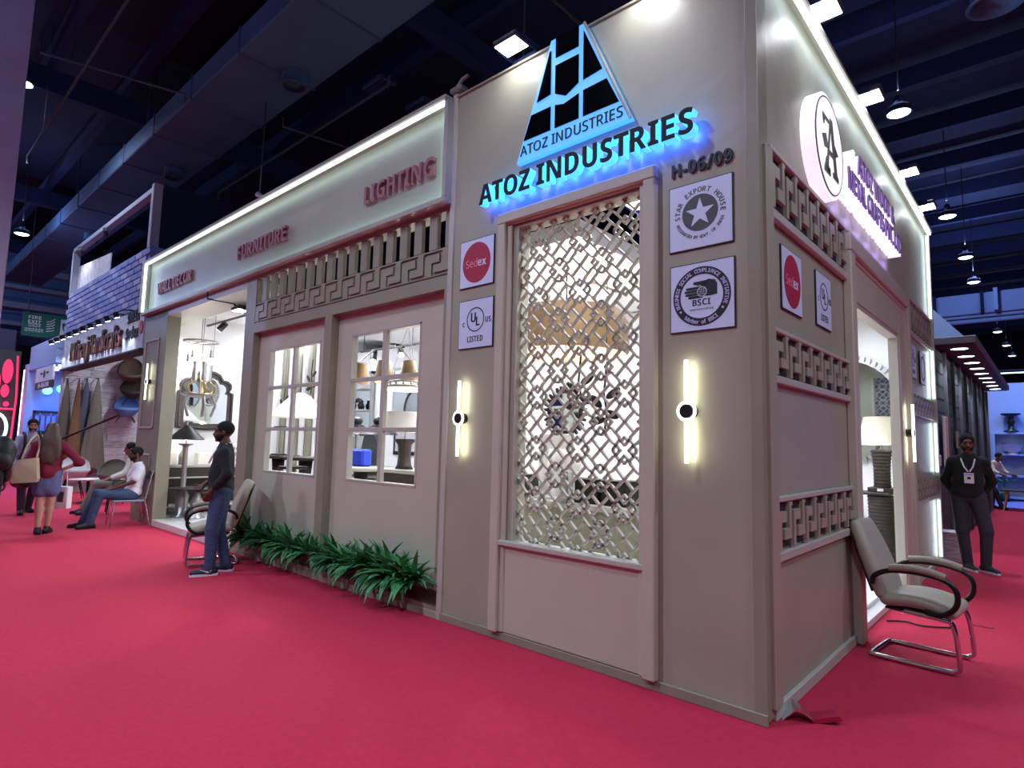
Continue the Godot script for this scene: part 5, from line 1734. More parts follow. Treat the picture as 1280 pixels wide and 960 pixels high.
# ---------------------------------------------------------------- the stand next door on the left
func left_stand() -> void:
	var w := struct("wall_next_left", MB.new().span(-17.95, -11.5, 3.16, 3.95, -.3, -.02).done(), "fascia_stone", "pale stone-look fascia of the furniture stand next door", "fascia")
	part(w, "edge", MB.new().span(-17.95, -11.5, 3.13, 3.17, -.3, .02, .004).done(), "slate_dark")
	var up := struct("wall_next_left_upper", MB.new().span(-17.9, -11.55, 3.95, 5.18, -.3, -.04).done(), "brick_blue", "blue brick-patterned upper wall of the furniture stand next door")
	var bmesh := bx(Vector3(.42, .115, .05), .008)
	for r in 9:
		for i in 14:
			part(up, "brick", bmesh, "brick_blue" if (i * 7 + r * 3) % 4 else "brick_blue_pale", Vector3(-17.66 + i * .452 - (.2 if r % 2 else 0.0) + .1, 4.03 + r * .132, -.035))
	# open roof frame above it
	var fr := thing("roof_frame", "open rectangular timber frame with a hanging curtain above the blue bricks", "frame", Vector3(-14.72, 5.18, -.1))
	part(fr, "post", bx(Vector3(.16, 1.3, .16), .01), "wood_frame", Vector3(3.08, .63, 0))
	part(fr, "post", bx(Vector3(.16, 1.16, .16), .01), "wood_frame", Vector3(-3.08, .55, 0))
	part(fr, "top_rail", bx(Vector3(6.3, .12, .14), .01), "wood_frame", Vector3(0, 1.17, 0))
	part(fr, "curtain", MB.new().span(-3.0, 3.0, 0, 1.1, -1.6, -1.55).done(), "navy_cloth")
	for i in 26:
		part(fr, "batten", bx(Vector3(.07, .74, .03), .004), "plank_white", Vector3(-2.95 + i * .115, .36 - .008 * i, -.06))
	for i in 2:
		part(fr, "spot", MB.new().cyl(Vector3(-2.2 + i * 2.2, .9, .1), Vector3(-2.0 + i * 2.2, .98, .16), .05, -1, 10).done(), "black")
	spot(fr, Vector3(-2.0, .98, .30), Vector3(-.1, -.9, -.5), "e8f0ff", 1.1, 60.0, .05)
	struct("wall_next_left_side", MB.new().span(-11.75, -11.55, 5.18, 6.46, -7, -.2).span(-11.75, -11.6, 4.9, 5.3, -7, -.2).done(), "navy_cloth", "dark navy cloth side wall above the stand next door")
	# word sign and its row of spotlights
	var t := thing("letter_sign", "rust-brown raised script sign Niraj Handicrafts on the stone fascia", "sign", Vector3(-16.9, 3.30, -.02))
	letters(t, "Niraj", 1.7, .44, .06, "rust", Transform3D.IDENTITY)
	letters(t, "Handicrafts", 2.3, .44, .06, "rust", Transform3D(Basis.IDENTITY, Vector3(1.85, .02, 0)))
	var s2 := thing("letter_sign", "small dark lettering SMETA over Sedex at the fascia's right end", "sign", Vector3(-12.55, 3.42, -.02))
	letters(s2, "SMETA", .75, .2, .02, "print_dark", Transform3D(Basis.IDENTITY, Vector3(.05, .32, 0)))
	letters(s2, "Sedex", .8, .22, .02, "print_dark", Transform3D.IDENTITY)
	part(s2, "dot", MB.new().slab(oval(.11, .13, 20), 0, .02).done(), "print_red", Vector3(.93, .16, 0))
	var names := ["first", "second", "third", "fourth", "fifth", "sixth", "seventh", "eighth", "ninth", "tenth"]
	for i in 10:
		var x := -17.75 + i * .62
		var sp := thing("fascia_spot", "small black spotlight over the stone fascia, %s from the left" % names[i], "lamp", Vector3(x, 3.84, .28), 0, "spotlights over the stone fascia")
		part(sp, "arm", MB.new().tube([Vector3(0, .14, -.3), Vector3(0, .12, -.12), Vector3(0, .04, 0)], .015, 6).done(), "black")
		part(sp, "barrel", MB.new().cyl(Vector3(0, .05, .02), Vector3(0, -.05, -.02), .045, .055, 12).done(), "black")
		part(sp, "lens", MB.new().cyl(Vector3(0, -.05, -.02), Vector3(0, -.058, -.023), .048, -1, 12).done(), "lens")
		spot(sp, Vector3(0, -.11, -.04), Vector3(0, -1, -.28), "f0f3ff", .8, 38.0, .04)
	# planked wall with draped hides and chairs hung on it
	var pw := struct("wall_next_left_planks", MB.new().span(-17.95, -17.75, 0, 4.2, -3.6, -.05).done(), "plank_grey", "whitewashed plank wall behind the hung throws next door")
	var rng := RandomNumberGenerator.new()
	rng.seed = 4
	for r in 20:
		var z := -.05
		while z > -3.5:
			var ln := rng.randf_range(.5, 1.1)
			part(pw, "plank", bx(Vector3(.03, .18, snappedf(ln, .15)), .004), "plank_white" if rng.randf() < .6 else "plank_grey", Vector3(-17.735, .3 + r * .187, z - ln * .5))
			z -= snappedf(ln, .15) + .012
	var bw := struct("wall_next_left_back", MB.new().span(-17.8, -11.4, 0, 4.3, -3.8, -3.6).done(), "plank_grey", "back wall of the furniture stand next door")
	struct("ceiling_next_left", MB.new().span(-17.9, -11.5, 4.1, 4.2, -3.7, -.3).done(), "slate_dark", "dark ceiling of the furniture stand next door", "ceiling")
	for h in [[-.02, 2.93, .46, "hide_grey", "dark grey hide throw hung in a point, leftmost of the four"], [-.24, 2.95, .36, "hide_brown", "brown hide throw hung in a point, second from the left"], [-.44, 2.97, .48, "hide_blue", "blue-grey hide throw hung in a point, third from the left"], [-.66, 2.99, .56, "hide_stone", "stone-coloured hide throw hung in a point, rightmost of the four"]]:
		var mb := MB.new()
		var rings := []
		for i in 9:
			var tt := i / 8.0
			var ring := []
			for j in 24:
				var a := TAU * j / 24
				var rr: float = h[2] * .5 * (.06 + .94 * pow(tt, .8)) * (1.0 + .22 * sin(a * 7.0 + h[0] * 9.0) * tt)
				ring.append(Vector3(sin(a) * rr * .3, h[1] - tt * (2.45 + .1 * sin(a * 3.0)), cos(a) * rr))
			rings.append(ring)
		mb.skin(rings)
		var th := thing("hide_throw", h[4], "throw", Vector3(-17.6 if h[3] in ["hide_grey", "hide_blue"] else -17.47, 0, h[0] - .1), 0, "hide throws hung on the plank wall")
		part(th, "drape", mb.done(), h[3])
		part(th, "hook", MB.new().cyl(Vector3(-.2 if h[3] in ["hide_grey", "hide_blue"] else -.29, h[1], 0), Vector3(.03, h[1] - .02, 0), .012, -1, 6).done(), "black")
	# chairs mounted on the wall one above the other
	shell_chair("brown shell chair mounted high on the plank wall, topmost", Vector3(-17.3, 3.0, -1.45), "seat_brown", .5)
	shell_chair("dark shell chair mounted on the plank wall below the brown one", Vector3(-17.3, 2.52, -1.55), "wood_dark", .35)
	shell_chair("blue shell chair mounted on the plank wall", Vector3(-17.25, 2.0, -1.4), "seat_blue", .1)
	shell_chair("white tub chair on the floor next door beside the black handrail", Vector3(-15.6, .45, .0), "seat_white", 0.0)
	shell_chair("grey tub chair on the floor next door, behind the seated men", Vector3(-14.2, .42, -.45), "hide_stone", 0.0)
	var hr := thing("handrail", "black steel handrail rising from the floor in front of the hung throws", "handrail", Vector3(-17.0, 0, -.35))
	part(hr, "rail", MB.new().tube([Vector3(.0, 0, .55), Vector3(.0, 1.22, .55), Vector3(.06, 1.30, .50), Vector3(1.9, 1.98, -.35)], .028, 8).done(), "black")
	part(hr, "foot", bx(Vector3(.7, .02, .5), .004), "hide_stone", Vector3(.35, .01, .4))
	var gl := thing("side_table", "low pale round table between the chairs next door", "table", Vector3(-14.7, 0, -.1))
	part(gl, "top", MB.new().lathe([[0, .5], [.36, .5], [.37, .52], [0, .53]], Vector3.ZERO, 24).done(), "seat_white")
	part(gl, "leg", MB.new().lathe([[.2, 0], [.2, .02], [.03, .04], [.03, .5]], Vector3.ZERO, 16).done(), "black")
	var lp := thing("ceiling_lamp", "white lamp bar under the ceiling of the furniture stand next door", "lamp", Vector3(-14.8, 4.06, -1.7))
	part(lp, "bar", bx(Vector3(3.0, .05, .2), .01), "white")
	part(lp, "diffuser", bx(Vector3(2.9, .02, .16)), "lens", Vector3(0, -.03, 0))
	strip_light(lp, Vector3(0, -.05, 0), Vector3.DOWN, Vector3.RIGHT, 2.9, "eaf0ff", 11.0, .16)
	# blue stand beyond with its number plate
	var bs := struct("wall_blue", MB.new().span(-21.9, -21.4, 0, 3.55, -2.0, .12).span(-21.4, -17.95, 3.35, 4.05, -2.0, .1).span(-21.4, -17.95, 0, 3.6, -2.2, -2.0).done(), "blue_wall", "blue-lit portal of the small stand beyond the throws")
	part(bs, "edge_light", MB.new().span(-21.95, -21.9, .4, 3.4, .1, .14).done(), "tube")
	for i in 4:
		part(bs, "downlight", MB.new().cyl(Vector3(-20.9 + i * .75, 3.345, -.25), Vector3(-20.9 + i * .75, 3.33, -.25), .16, -1, 16).done(), "lens")
	for i in 3:
		spot(bs, Vector3(-20.6 + i * 1.0, 3.3, -.3), Vector3(0, -1, -.3), "6c9cff", 4.5, 60.0, .1)
	var pl := thing("number_plate", "pale number plate reading H-06/08 over the blue stand's entrance", "sign", Vector3(-19.0, 3.08, .12))
	part(pl, "plate", bx(Vector3(2.2, .42, .03), .004), "poster")
	part(pl, "band", bx(Vector3(2.2, .2, .032), .002), "print_dark", Vector3(0, -.28, 0))
	part(pl, "lettering", line("H-06/08", 1.3, .14, .006), "poster", Vector3(0, -.28, .018))
	part(pl, "emblem", MB.new().slab(oval(.12, .12, 6), .015, .02).span(-.5, -.22, -.0, .05, .015, .02).span(.22, .5, .0, .05, .015, .02).done(), "print_dark", Vector3(0, .02, 0))
	for k in [[-.38, 2.78, "left"], [-.72, 2.86, "right"]]:
		solo("disc_lamp", MB.new().slab(oval(.12, .12, 24), .0, .05).done(), "cyan", "glowing cyan oval lamp inside the blue stand, %s of the pair" % k[2], "lamp", Transform3D(Basis(Vector3.UP, PI / 2), Vector3(-21.39, k[1], k[0])), "cyan lamps inside the blue stand")
	var dk := thing("display_case", "blue panelled display case standing in the blue stand", "case", Vector3(-21.3, 0, -.52), PI / 2)
	part(dk, "frame", MB.new().span(-.45, .45, 1.5, 1.56, 0, .1).span(-.45, .45, 2.1, 2.16, 0, .1).span(-.45, -.40, 1.5, 2.16, 0, .1).span(.40, .45, 1.5, 2.16, 0, .1).span(-.45, .45, 0, 1.5, 0, .1).done(), "slate_dark")
	for i in 6:
		part(dk, "slat", bx(Vector3(.1, .54, .05), .004), "blue_wall", Vector3(-.34 + i * .135, 1.83, .03))
	# neon art beyond
	var na := thing("neon_panel", "dark panel with pink and white neon outlines at the far left", "sign", Vector3(-22.4, 0, .62), PI / 2)
	part(na, "panel", MB.new().span(-1.9, .45, 0, 4.0, -.1, 0).done(), "slate_dark")
	for p in [[.16, 3.35, .13, .38], [.14, 2.75, .1, .2], [-.06, 3.0, .08, .3], [.2, 2.35, .07, .08]]:
		part(na, "petal", MB.new().slab(oval(p[2], p[3], 20, Vector2(p[0], p[1])), .0, .05).done(), "neon_pink")
	part(na, "tube", MB.new().tube([Vector3(-1.2, 2.2, .08), Vector3(.4, 2.2, .08)], .03, 8).tube([Vector3(.38, .9, .08), Vector3(.42, 2.6, .08), Vector3(.36, 3.85, .08)], .03, 8).done(), "neon_pink")
	var lo := []
	for i in 24:
		lo.append(Vector3(.0 + cos(TAU * i / 24) * .26, 1.6 + sin(TAU * i / 24) * .45, .08))
	part(na, "tube", MB.new().tube(lo, .045, 8, false, true).tube([Vector3(-.35, 2.3, .08), Vector3(-.3, 3.6, .08), Vector3(-.1, 3.8, .08)], .04, 8).done(), "neon_cyan")
	omni(na, Vector3(-.2, 2.2, .5), "ff6a98", .8, .2)
	# fire exit sign under the roof
	var ex := thing("exit_sign", "green hanging FIRE EXIT board with white stripes at the far left", "sign", Vector3(-24.0, 5.12, -.62), PI / 2 - .1)
	part(ex, "board", bx(Vector3(1.25, .82, .06), .008), "exit_green")
	part(ex, "lettering", line("FIRE", .34, .11, .01), "white", Vector3(-.3, .24, .031))
	part(ex, "lettering", line("EXIT", .34, .11, .01), "white", Vector3(-.3, .09, .031))
	var hi := MB.new()
	for k in [[-.30, -.05, 4], [-.30, -.21, 6]]:
		var wd: float = .085 * k[2]
		hi.span(k[0] - wd * .5, k[0] + wd * .5, k[1] + .055, k[1] + .07, .03, .036)
		for i in k[2]:
			var x: float = k[0] - wd * .5 + .085 * i
			hi.span(x + .055, x + .068, k[1] - .05, k[1] + .06, .03, .036)
			hi.span(x + .012, x + .06, k[1] + (.0 if i % 2 else -.03), k[1] + (.014 if i % 2 else -.014), .03, .036)
			hi.span(x + .012, x + .024, k[1] - .03, k[1] + .03, .03, .036)
	part(ex, "lettering", hi.done(), "white")
	for i in 5:
		part(ex, "stripe", MB.new().tube([Vector3(.02, .14 - i * .085, .04), Vector3(.1, .15 - i * .08, .04), Vector3(.18, .2 - i * .09, .04), Vector3(.24, .27 - i * .1, .04)], .018, 6).done(), "white")
	part(ex, "pictogram", MB.new().span(.4, .58, -.3, .28, .03, .036).done(), "white")
	part(ex, "pictogram_figure", MB.new().slab([Vector2(.44, .12), Vector2(.52, .2), Vector2(.54, .1), Vector2(.49, .0), Vector2(.55, -.12), Vector2(.51, -.14), Vector2(.46, -.03)], .036, .042).slab(oval(.03, .03, 12, Vector2(.53, .22)), .036, .042).done(), "exit_green")
	part(ex, "hanger", MB.new().cyl(Vector3(-.5, .41, 0), Vector3(-.5, 2.375, 0), .015, -1, 6).cyl(Vector3(.5, .41, 0), Vector3(.5, 2.375, 0), .015, -1, 6).done(), "pipe")


func shell_chair(label: String, at: Vector3, m: String, tip: float) -> void:
	var c := thing("shell_chair", label, "chair", at, PI / 2 - .3)
	c.rotation.x = tip
	var rings := []
	for i in 7:
		var t := i / 6.0
		var ring := []
		for j in 24:
			var a := TAU * j / 24
			var back := maxf(0.0, -sin(a))
			ring.append(Vector3(cos(a) * (.16 + .16 * t), .12 * t + .30 * t * t * (.35 + back), sin(a) * (.16 + .13 * t)))
		rings.append(ring)
	var inner := []
	for r in rings:
		var n := []
		for v in r:
			n.append(Vector3(v.x * .90, v.y + .02, v.z * .90))
		inner.append(n)
	inner.reverse()
	var mb := MB.new()
	mb.skin(rings + inner, true)
	part(c, "shell", mb.done(), m)
	for s in [[-1, -1], [1, -1], [-1, 1], [1, 1]]:
		part(c, "leg", MB.new().cyl(Vector3(s[0] * .12, .02, s[1] * .12), Vector3(s[0] * .22, -.42 if at.y < 1.0 else -.16, s[1] * .2), .016, .011, 8).done(), "black")
	if at.y > 1.0:
		var to_wall := c.global_transform.affine_inverse() * Vector3(-17.74, at.y + .1, at.z)
		part(c, "bracket", MB.new().cyl(Vector3(0, .06, 0), to_wall, .02, -1, 8).done(), "black")
	part(c, "cushion", MB.new().ball(Vector3(0, .06, .01), Vector3(.22, .05, .2), 16).done(), m)


# ---------------------------------------------------------------- the dark stand and the blue stand on the right
func right_stand() -> void:
	var w := struct("wall_slate", MB.new().span(-3.0, -.06, 0, 3.3, -17.4, -7.5).done(), "slate_dark", "dark slate-panelled side of the stand beyond the right aisle")
	for i in 9:
		var z := -8.05 - i * 1.06
		part(w, "panel", bx(Vector3(.05, 3.1, .86), .008), "slate", Vector3(-.05, 1.62, z))
		part(w, "post", bx(Vector3(.09, 3.2, .07), .006), "slate_dark" if i % 2 else "canopy", Vector3(-.03, 1.62, z - .53))
		for k in 14:
			part(w, "plank_line", bx(Vector3(.02, .012, .84)), "slate_dark", Vector3(-.028, .3 + k * .21, z))
	part(w, "front_panel", bx(Vector3(1.9, 3.2, .06), .01), "slate", Vector3(-1.05, 1.62, -7.48))
	var cn := thing("canopy", "flat dark canopy with a row of round downlights over the slate panels", "canopy", Vector3(0, 0, 0))
	part(cn, "slab", MB.new().span(-.3, .47, 3.25, 3.37, -17.2, -7.95, .01).done(), "canopy")
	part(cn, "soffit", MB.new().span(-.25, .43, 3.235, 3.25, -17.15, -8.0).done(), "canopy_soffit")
	for i in 9:
		var z := -8.35 - i * 1.0
		var d := part(cn, "downlight", MB.new().cyl(Vector3(.22, 3.235, z), Vector3(.22, 3.222, z), .12, -1, 20).done(), "lens")
		part(d, "trim_ring", MB.new().tube(ring_on(Vector3(.22, 3.23, z), Basis.IDENTITY, .125, .125, 20), .012, 6, false, true).done(), "canopy")
		if i % 2 == 0:
			spot(cn, Vector3(.22, 3.2, z), Vector3(0, -1, 0), "e6ecff", 2.2, 60.0, .1)
	# crates and a slanting board on its roof
	var bl := thing("roof_block", "dark block standing on the canopy's roof behind the stand's corner", "block", Vector3(-.75, 3.37, -9.0))
	part(bl, "block", MB.new().span(-.45, .32, 0, 1.05, -.6, .3, .02).done(), "slate_dark")
	part(bl, "step", MB.new().span(.32, .50, 0, .78, -.6, .2, .02).done(), "slate")
	part(bl, "step", MB.new().span(.50, .64, 0, .5, -.6, .1, .02).done(), "slate")
	var gb := solo("roof_board", MB.new().slab([Vector2(-.32, 0), Vector2(-.32, .95), Vector2(.42, .02), Vector2(.42, 0)], -.06, .06).done(), "truss_panel", "pale blue triangular board leaning on the dark block on the canopy", "board", Vector3(-.1, 3.37, -8.55))
	var um := thing("flag", "red furled flag on a thin dark pole above the canopy", "flag", Vector3(-.72, 3.3, -8.3))
	part(um, "pole", MB.new().cyl(Vector3(0, 0, 0), Vector3(0, 2.2, 0), .015, -1, 8).done(), "black")
	part(um, "cloth", MB.new().lathe([[.02, 1.15], [.055, 1.25], [.07, 1.6], [.06, 2.0], [.03, 2.25], [0, 2.3]], Vector3.ZERO, 10).done(), "steel_red")
	var cl := thing("cluster_lamp", "small clustered spot lamp on wire arms at the canopy's near corner", "lamp", Vector3(-.16, 3.24, -7.7))
	for k in [[.0, .0], [.07, -.05], [-.03, .06]]:
		part(cl, "bulb", MB.new().ball(Vector3(k[0], k[1], .0), Vector3(.035, .035, .035), 8).done(), "lens")
	for k in 5:
		part(cl, "wire", MB.new().tube([Vector3(-.28, .1 + k * .05, 0), Vector3(-.1, .06 + k * .06, .03), Vector3(.05, -.02 + k * .05, 0)], .012, 6).done(), "canopy")
	var bd := thing("notice_board", "narrow tan framed board leaning on the slate panels behind the standing man", "board", Vector3(.03, 1.72, -7.9), PI / 2)
	part(bd, "frame", bx(Vector3(.34, .78, .03), .004), "white")
	part(bd, "sheet", bx(Vector3(.24, .76, .02), .004), "wood_tan", Vector3(.05, 0, .012))
	solo("notice_sheet", bx(Vector3(.012, .3, .4), .002), "hide_stone", "small grey notice sheet on the slate panels above the standing man's head", "notice", Vector3(.02, 1.78, -9.6))
	solo("crate", MB.new().box(Vector3(0, .2, 0), Vector3(.34, .4, .3), .01).span(-.19, .19, .38, .42, -.17, .17, .006).done(), "plank_grey", "grey box on the carpet behind the right standing man's legs", "box", Vector3(.12, 0, -7.25))
	solo("socket", MB.new().span(0, .04, 0, .16, 0, .12, .01).done(), "white", "white socket box on the stand's far corner beside the man's elbow", "socket", Vector3(.03, 1.35, -6.98))
	# blue-lit stand at the aisle's end
	var b := struct("wall_blue_end", MB.new().span(-2.5, 9, 0, 3.9, -22.4, -22.2).done(), "blue_wall", "blue-lit back wall of the stand at the aisle's end")
	struct("floor_blue", MB.new().span(-2.5, 9, .002, .03, -22.2, -18.6).done(), "blue_floor", "blue carpet of the stand at the aisle's end", "floor")
	var lb := thing("light_bar", "blue-white light bar over the stand at the aisle's end", "lamp", Vector3(2.6, 4.1, -20.4))
	part(lb, "bar", bx(Vector3(5.0, .08, .2), .01), "steel_dark")
	part(lb, "diffuser", bx(Vector3(4.9, .02, .16)), "led_soft", Vector3(0, -.05, 0))
	strip_light(lb, Vector3(0, -.08, 0), Vector3(0, -1, -.35), Vector3.RIGHT, 4.9, "6a9cff", 13.0, .2)
	for u in [[-.1, 2.22, "left shelf unit with a black goblet on top in the blue stand"], [1.05, 1.75, "right shelf unit in the blue stand"]]:
		var sh := thing("shelf_unit", u[2], "shelf", Vector3(u[0] + .38, .03, -22.0))
		var h: float = u[1]
		part(sh, "side", bx(Vector3(.06, h, .36), .004), "blue_wall", Vector3(-.46, h * .5, 0))
		part(sh, "side", bx(Vector3(.06, h, .36), .004), "blue_wall", Vector3(.46, h * .5, 0))
		part(sh, "back_panel", bx(Vector3(.9, h, .03)), "hall_white", Vector3(0, h * .5, -.16))
		for k in 4:
			part(sh, "shelf", bx(Vector3(.92, .06, .36), .004), "blue_wall", Vector3(0, .1 + (h - .13) * k / 3.0, 0))
	var gob := [[.28, 2.27, "black", "tall black goblet on top of the left shelf unit"], [1.5, 1.81, "black", "dark vase on top of the right shelf unit, cut by the picture's edge"]]
	for g in gob:
		solo("goblet", MB.new().lathe([[0, 0], [.2, 0], [.2, .03], [.09, .08], [.075, .25], [.11, .32], [.075, .4], [.09, .5], [.26, .56], [.26, .6], [0, .6]], Vector3.ZERO, 20).done(), g[2], g[3], "vase", Vector3(g[0], g[1], -21.95))
	solo("bowl", MB.new().lathe([[0, 0], [.14, 0], [.15, .05], [.08, .1], [.22, .16], [.25, .36], [.22, .36], [.2, .2], [0, .18]], Vector3.ZERO, 20).done(), "white", "white footed bowl on the middle board of the left shelf unit", "bowl", Vector3(.28, 1.50, -21.9))
	var pt := thing("potted_plant", "small dark-leaved potted plant in front of the left shelf unit", "plant", Vector3(.05, .03, -21.4))
	part(pt, "pot", MB.new().lathe([[0, 0], [.1, 0], [.13, .25], [0, .25]], Vector3.ZERO, 16).done(), "slate_dark")
	for i in 9:
		var a := TAU * i / 9
		part(pt, "leaf", MB.new().ball(Vector3.ZERO, Vector3(.2, .015, .06), 8).done(), "leaf_dark", Transform3D(Basis(Vector3.UP, a) * Basis(Vector3.BACK, .5), Vector3(cos(a) * .14, .62, -sin(a) * .14)))
	part(pt, "stem", MB.new().cyl(Vector3(0, .25, 0), Vector3(0, .6, 0), .02, -1, 6).done(), "leaf_dark")
	var tb := thing("low_table", "low dark table with slanting legs in the blue stand at the right edge", "table", Vector3(.78, .0, -18.2))
	part(tb, "top", bx(Vector3(1.3, .05, .8), .01), "wood_dark", Vector3(0, .55, 0))
	for s in [[-1, -1], [1, -1], [-1, 1], [1, 1]]:
		part(tb, "leg", MB.new().cyl(Vector3(s[0] * .5, .53, s[1] * .3), Vector3(s[0] * .6, 0, s[1] * .36), .03, .02, 8).done(), "wood_tan")


# ---------------------------------------------------------------- ducts, pipes and roof pieces
func ceiling_services() -> void:
	var d := thing("air_duct", "broad dark grey air duct running under the hall ceiling", "duct", Vector3(0, 7.5, -.62))
	for i in 14:
		var x := -3.0 - i * 1.95
		part(d, "section", bx(Vector3(1.93, .42, 1.28), .02), "duct", Vector3(x, .21, 0))
		part(d, "flange", bx(Vector3(.05, .46, 1.31), .01), "duct_seam", Vector3(x - .975, .21, 0))
		if i % 3 == 2:
			part(d, "hanger", MB.new().cyl(Vector3(x, .42, .5), Vector3(x, 2.1, .5), .015, -1, 6).done(), "pipe")
	for x in [-7.75, -13.2, -20.0]:
		var v := part(d, "outlet", MB.new().lathe([[.19, .1], [.19, -.16], [.21, -.2], [.17, -.2], [.12, -.08], [.0, -.08]], Vector3(x, 0, -.22), 24, false).done(), "duct")
		part(v, "outlet_ring", MB.new().tube(ring_on(Vector3(x, -.19, -.22), Basis.IDENTITY, .19, .19, 24), .018, 6, false, true).done(), "pipe")
		part(v, "outlet_vane", MB.new().lathe([[0, -.12], [.09, -.12], [.11, -.1], [0, -.1]], Vector3(x, 0, -.22), 20).done(), "duct_seam")
	solo("round_duct", MB.new().lathe([[.30, 8.6], [.30, 8.06], [.36, 8.0], [.30, 8.0], [.26, 8.1], [0, 8.15]], Vector3(.97, 0, -6.95), 24, false).cyl(Vector3(.97, 8.5, -6.95), Vector3(.97, 9.6, -6.95), .05, -1, 8).done(), "duct_seam", "round dark duct mouth at the picture's top right", "duct")
	pipe([Vector3(-7.0, 7.35, 1.57), Vector3(-14.6, 7.35, 1.53)], .025, "long thin pipe under the ceiling at the upper left")
	pipe([Vector3(-6.5, 7.3, -1.83), Vector3(-13.2, 7.3, -1.84)], .025, "thin pipe with a bent end right of the duct, over the fascia")
	pipe([Vector3(-10.5, 7.6, 2.05), Vector3(-9.95, 7.6, .07)], .022, "thin pipe crossing the long pipe at the upper left")
	pipe([Vector3(-9.0, 7.25, -1.3), Vector3(-8.7, 7.25, -2.9)], .022, "thin pipe crossing under the ceiling right of the duct")
	pipe([Vector3(-4.0, 8.2, -1.6), Vector3(-4.0, 8.2, -9.0)], .03, "dark pipe under the ceiling behind the emblem")
	var cd := thing("hanging_lamp", "small lamp head on a rod hanging behind the fascia", "lamp", Vector3(-8.9, 5.74, -.915))
	part(cd, "rod", MB.new().cyl(Vector3(0, .05, 0), Vector3(0, 1.78, 0), .012, -1, 6).done(), "pipe")
	part(cd, "head", MB.new().cyl(Vector3(-.05, .06, .02), Vector3(.06, .0, -.02), .05, .035, 10).done(), "white")
	for k in [[Vector3(-9.1, 9.1, -3.4), "left"], [Vector3(-9.05, 9.1, -4.5), "right"]]:
		var g := thing("ceiling_grille", "grey-blue rectangular ceiling grille above the fascia, %s of the pair" % k[1], "grille", k[0], 0, "ceiling grilles above the fascia")
		part(g, "frame", bx(Vector3(.7, .10, .4), .01), "truss_dim")
		for i in 4:
			part(g, "slat", bx(Vector3(.64, .02, .03)), "steel_dark", Vector3(0, -.065, -.15 + i * .1))
	for k in [[Vector3(-2.72, 4.8, 0), "small metal clamp on top of the fascia's right end post"]]:
		solo("clamp", MB.new().span(-.1, .06, 0, .05, -.05, .05, .01).tube([Vector3(-.08, .04, 0), Vector3(.02, .12, 0), Vector3(.1, .13, 0)], .018, 6).done(), "silver", k[1], "clamp", k[0] + Vector3(0, .02, 0))
	solo("wire", MB.new().cyl(Vector3(-2.2, 4.8, -.3), Vector3(-2.2, 9.4, -.3), .008, -1, 5).done(), "pipe", "thin suspension wire rising behind the corner wall left of the emblem", "wire")


func pipe(p: Array, r: float, label: String) -> void:
	var o := thing("pipe", label, "pipe", p[0])
	var d: Vector3 = p[1] - p[0]
	part(o, "run", MB.new().tube([Vector3(0, .16, 0), Vector3.ZERO, d, d - Vector3(0, .16, 0)], r, 8).done(), "pipe")
	for t in [.2, .8]:
		part(o, "hanger", MB.new().cyl(d * t, d * t + Vector3(0, 9.6 - p[0].y, 0), .006, -1, 5).done(), "steel_dark")


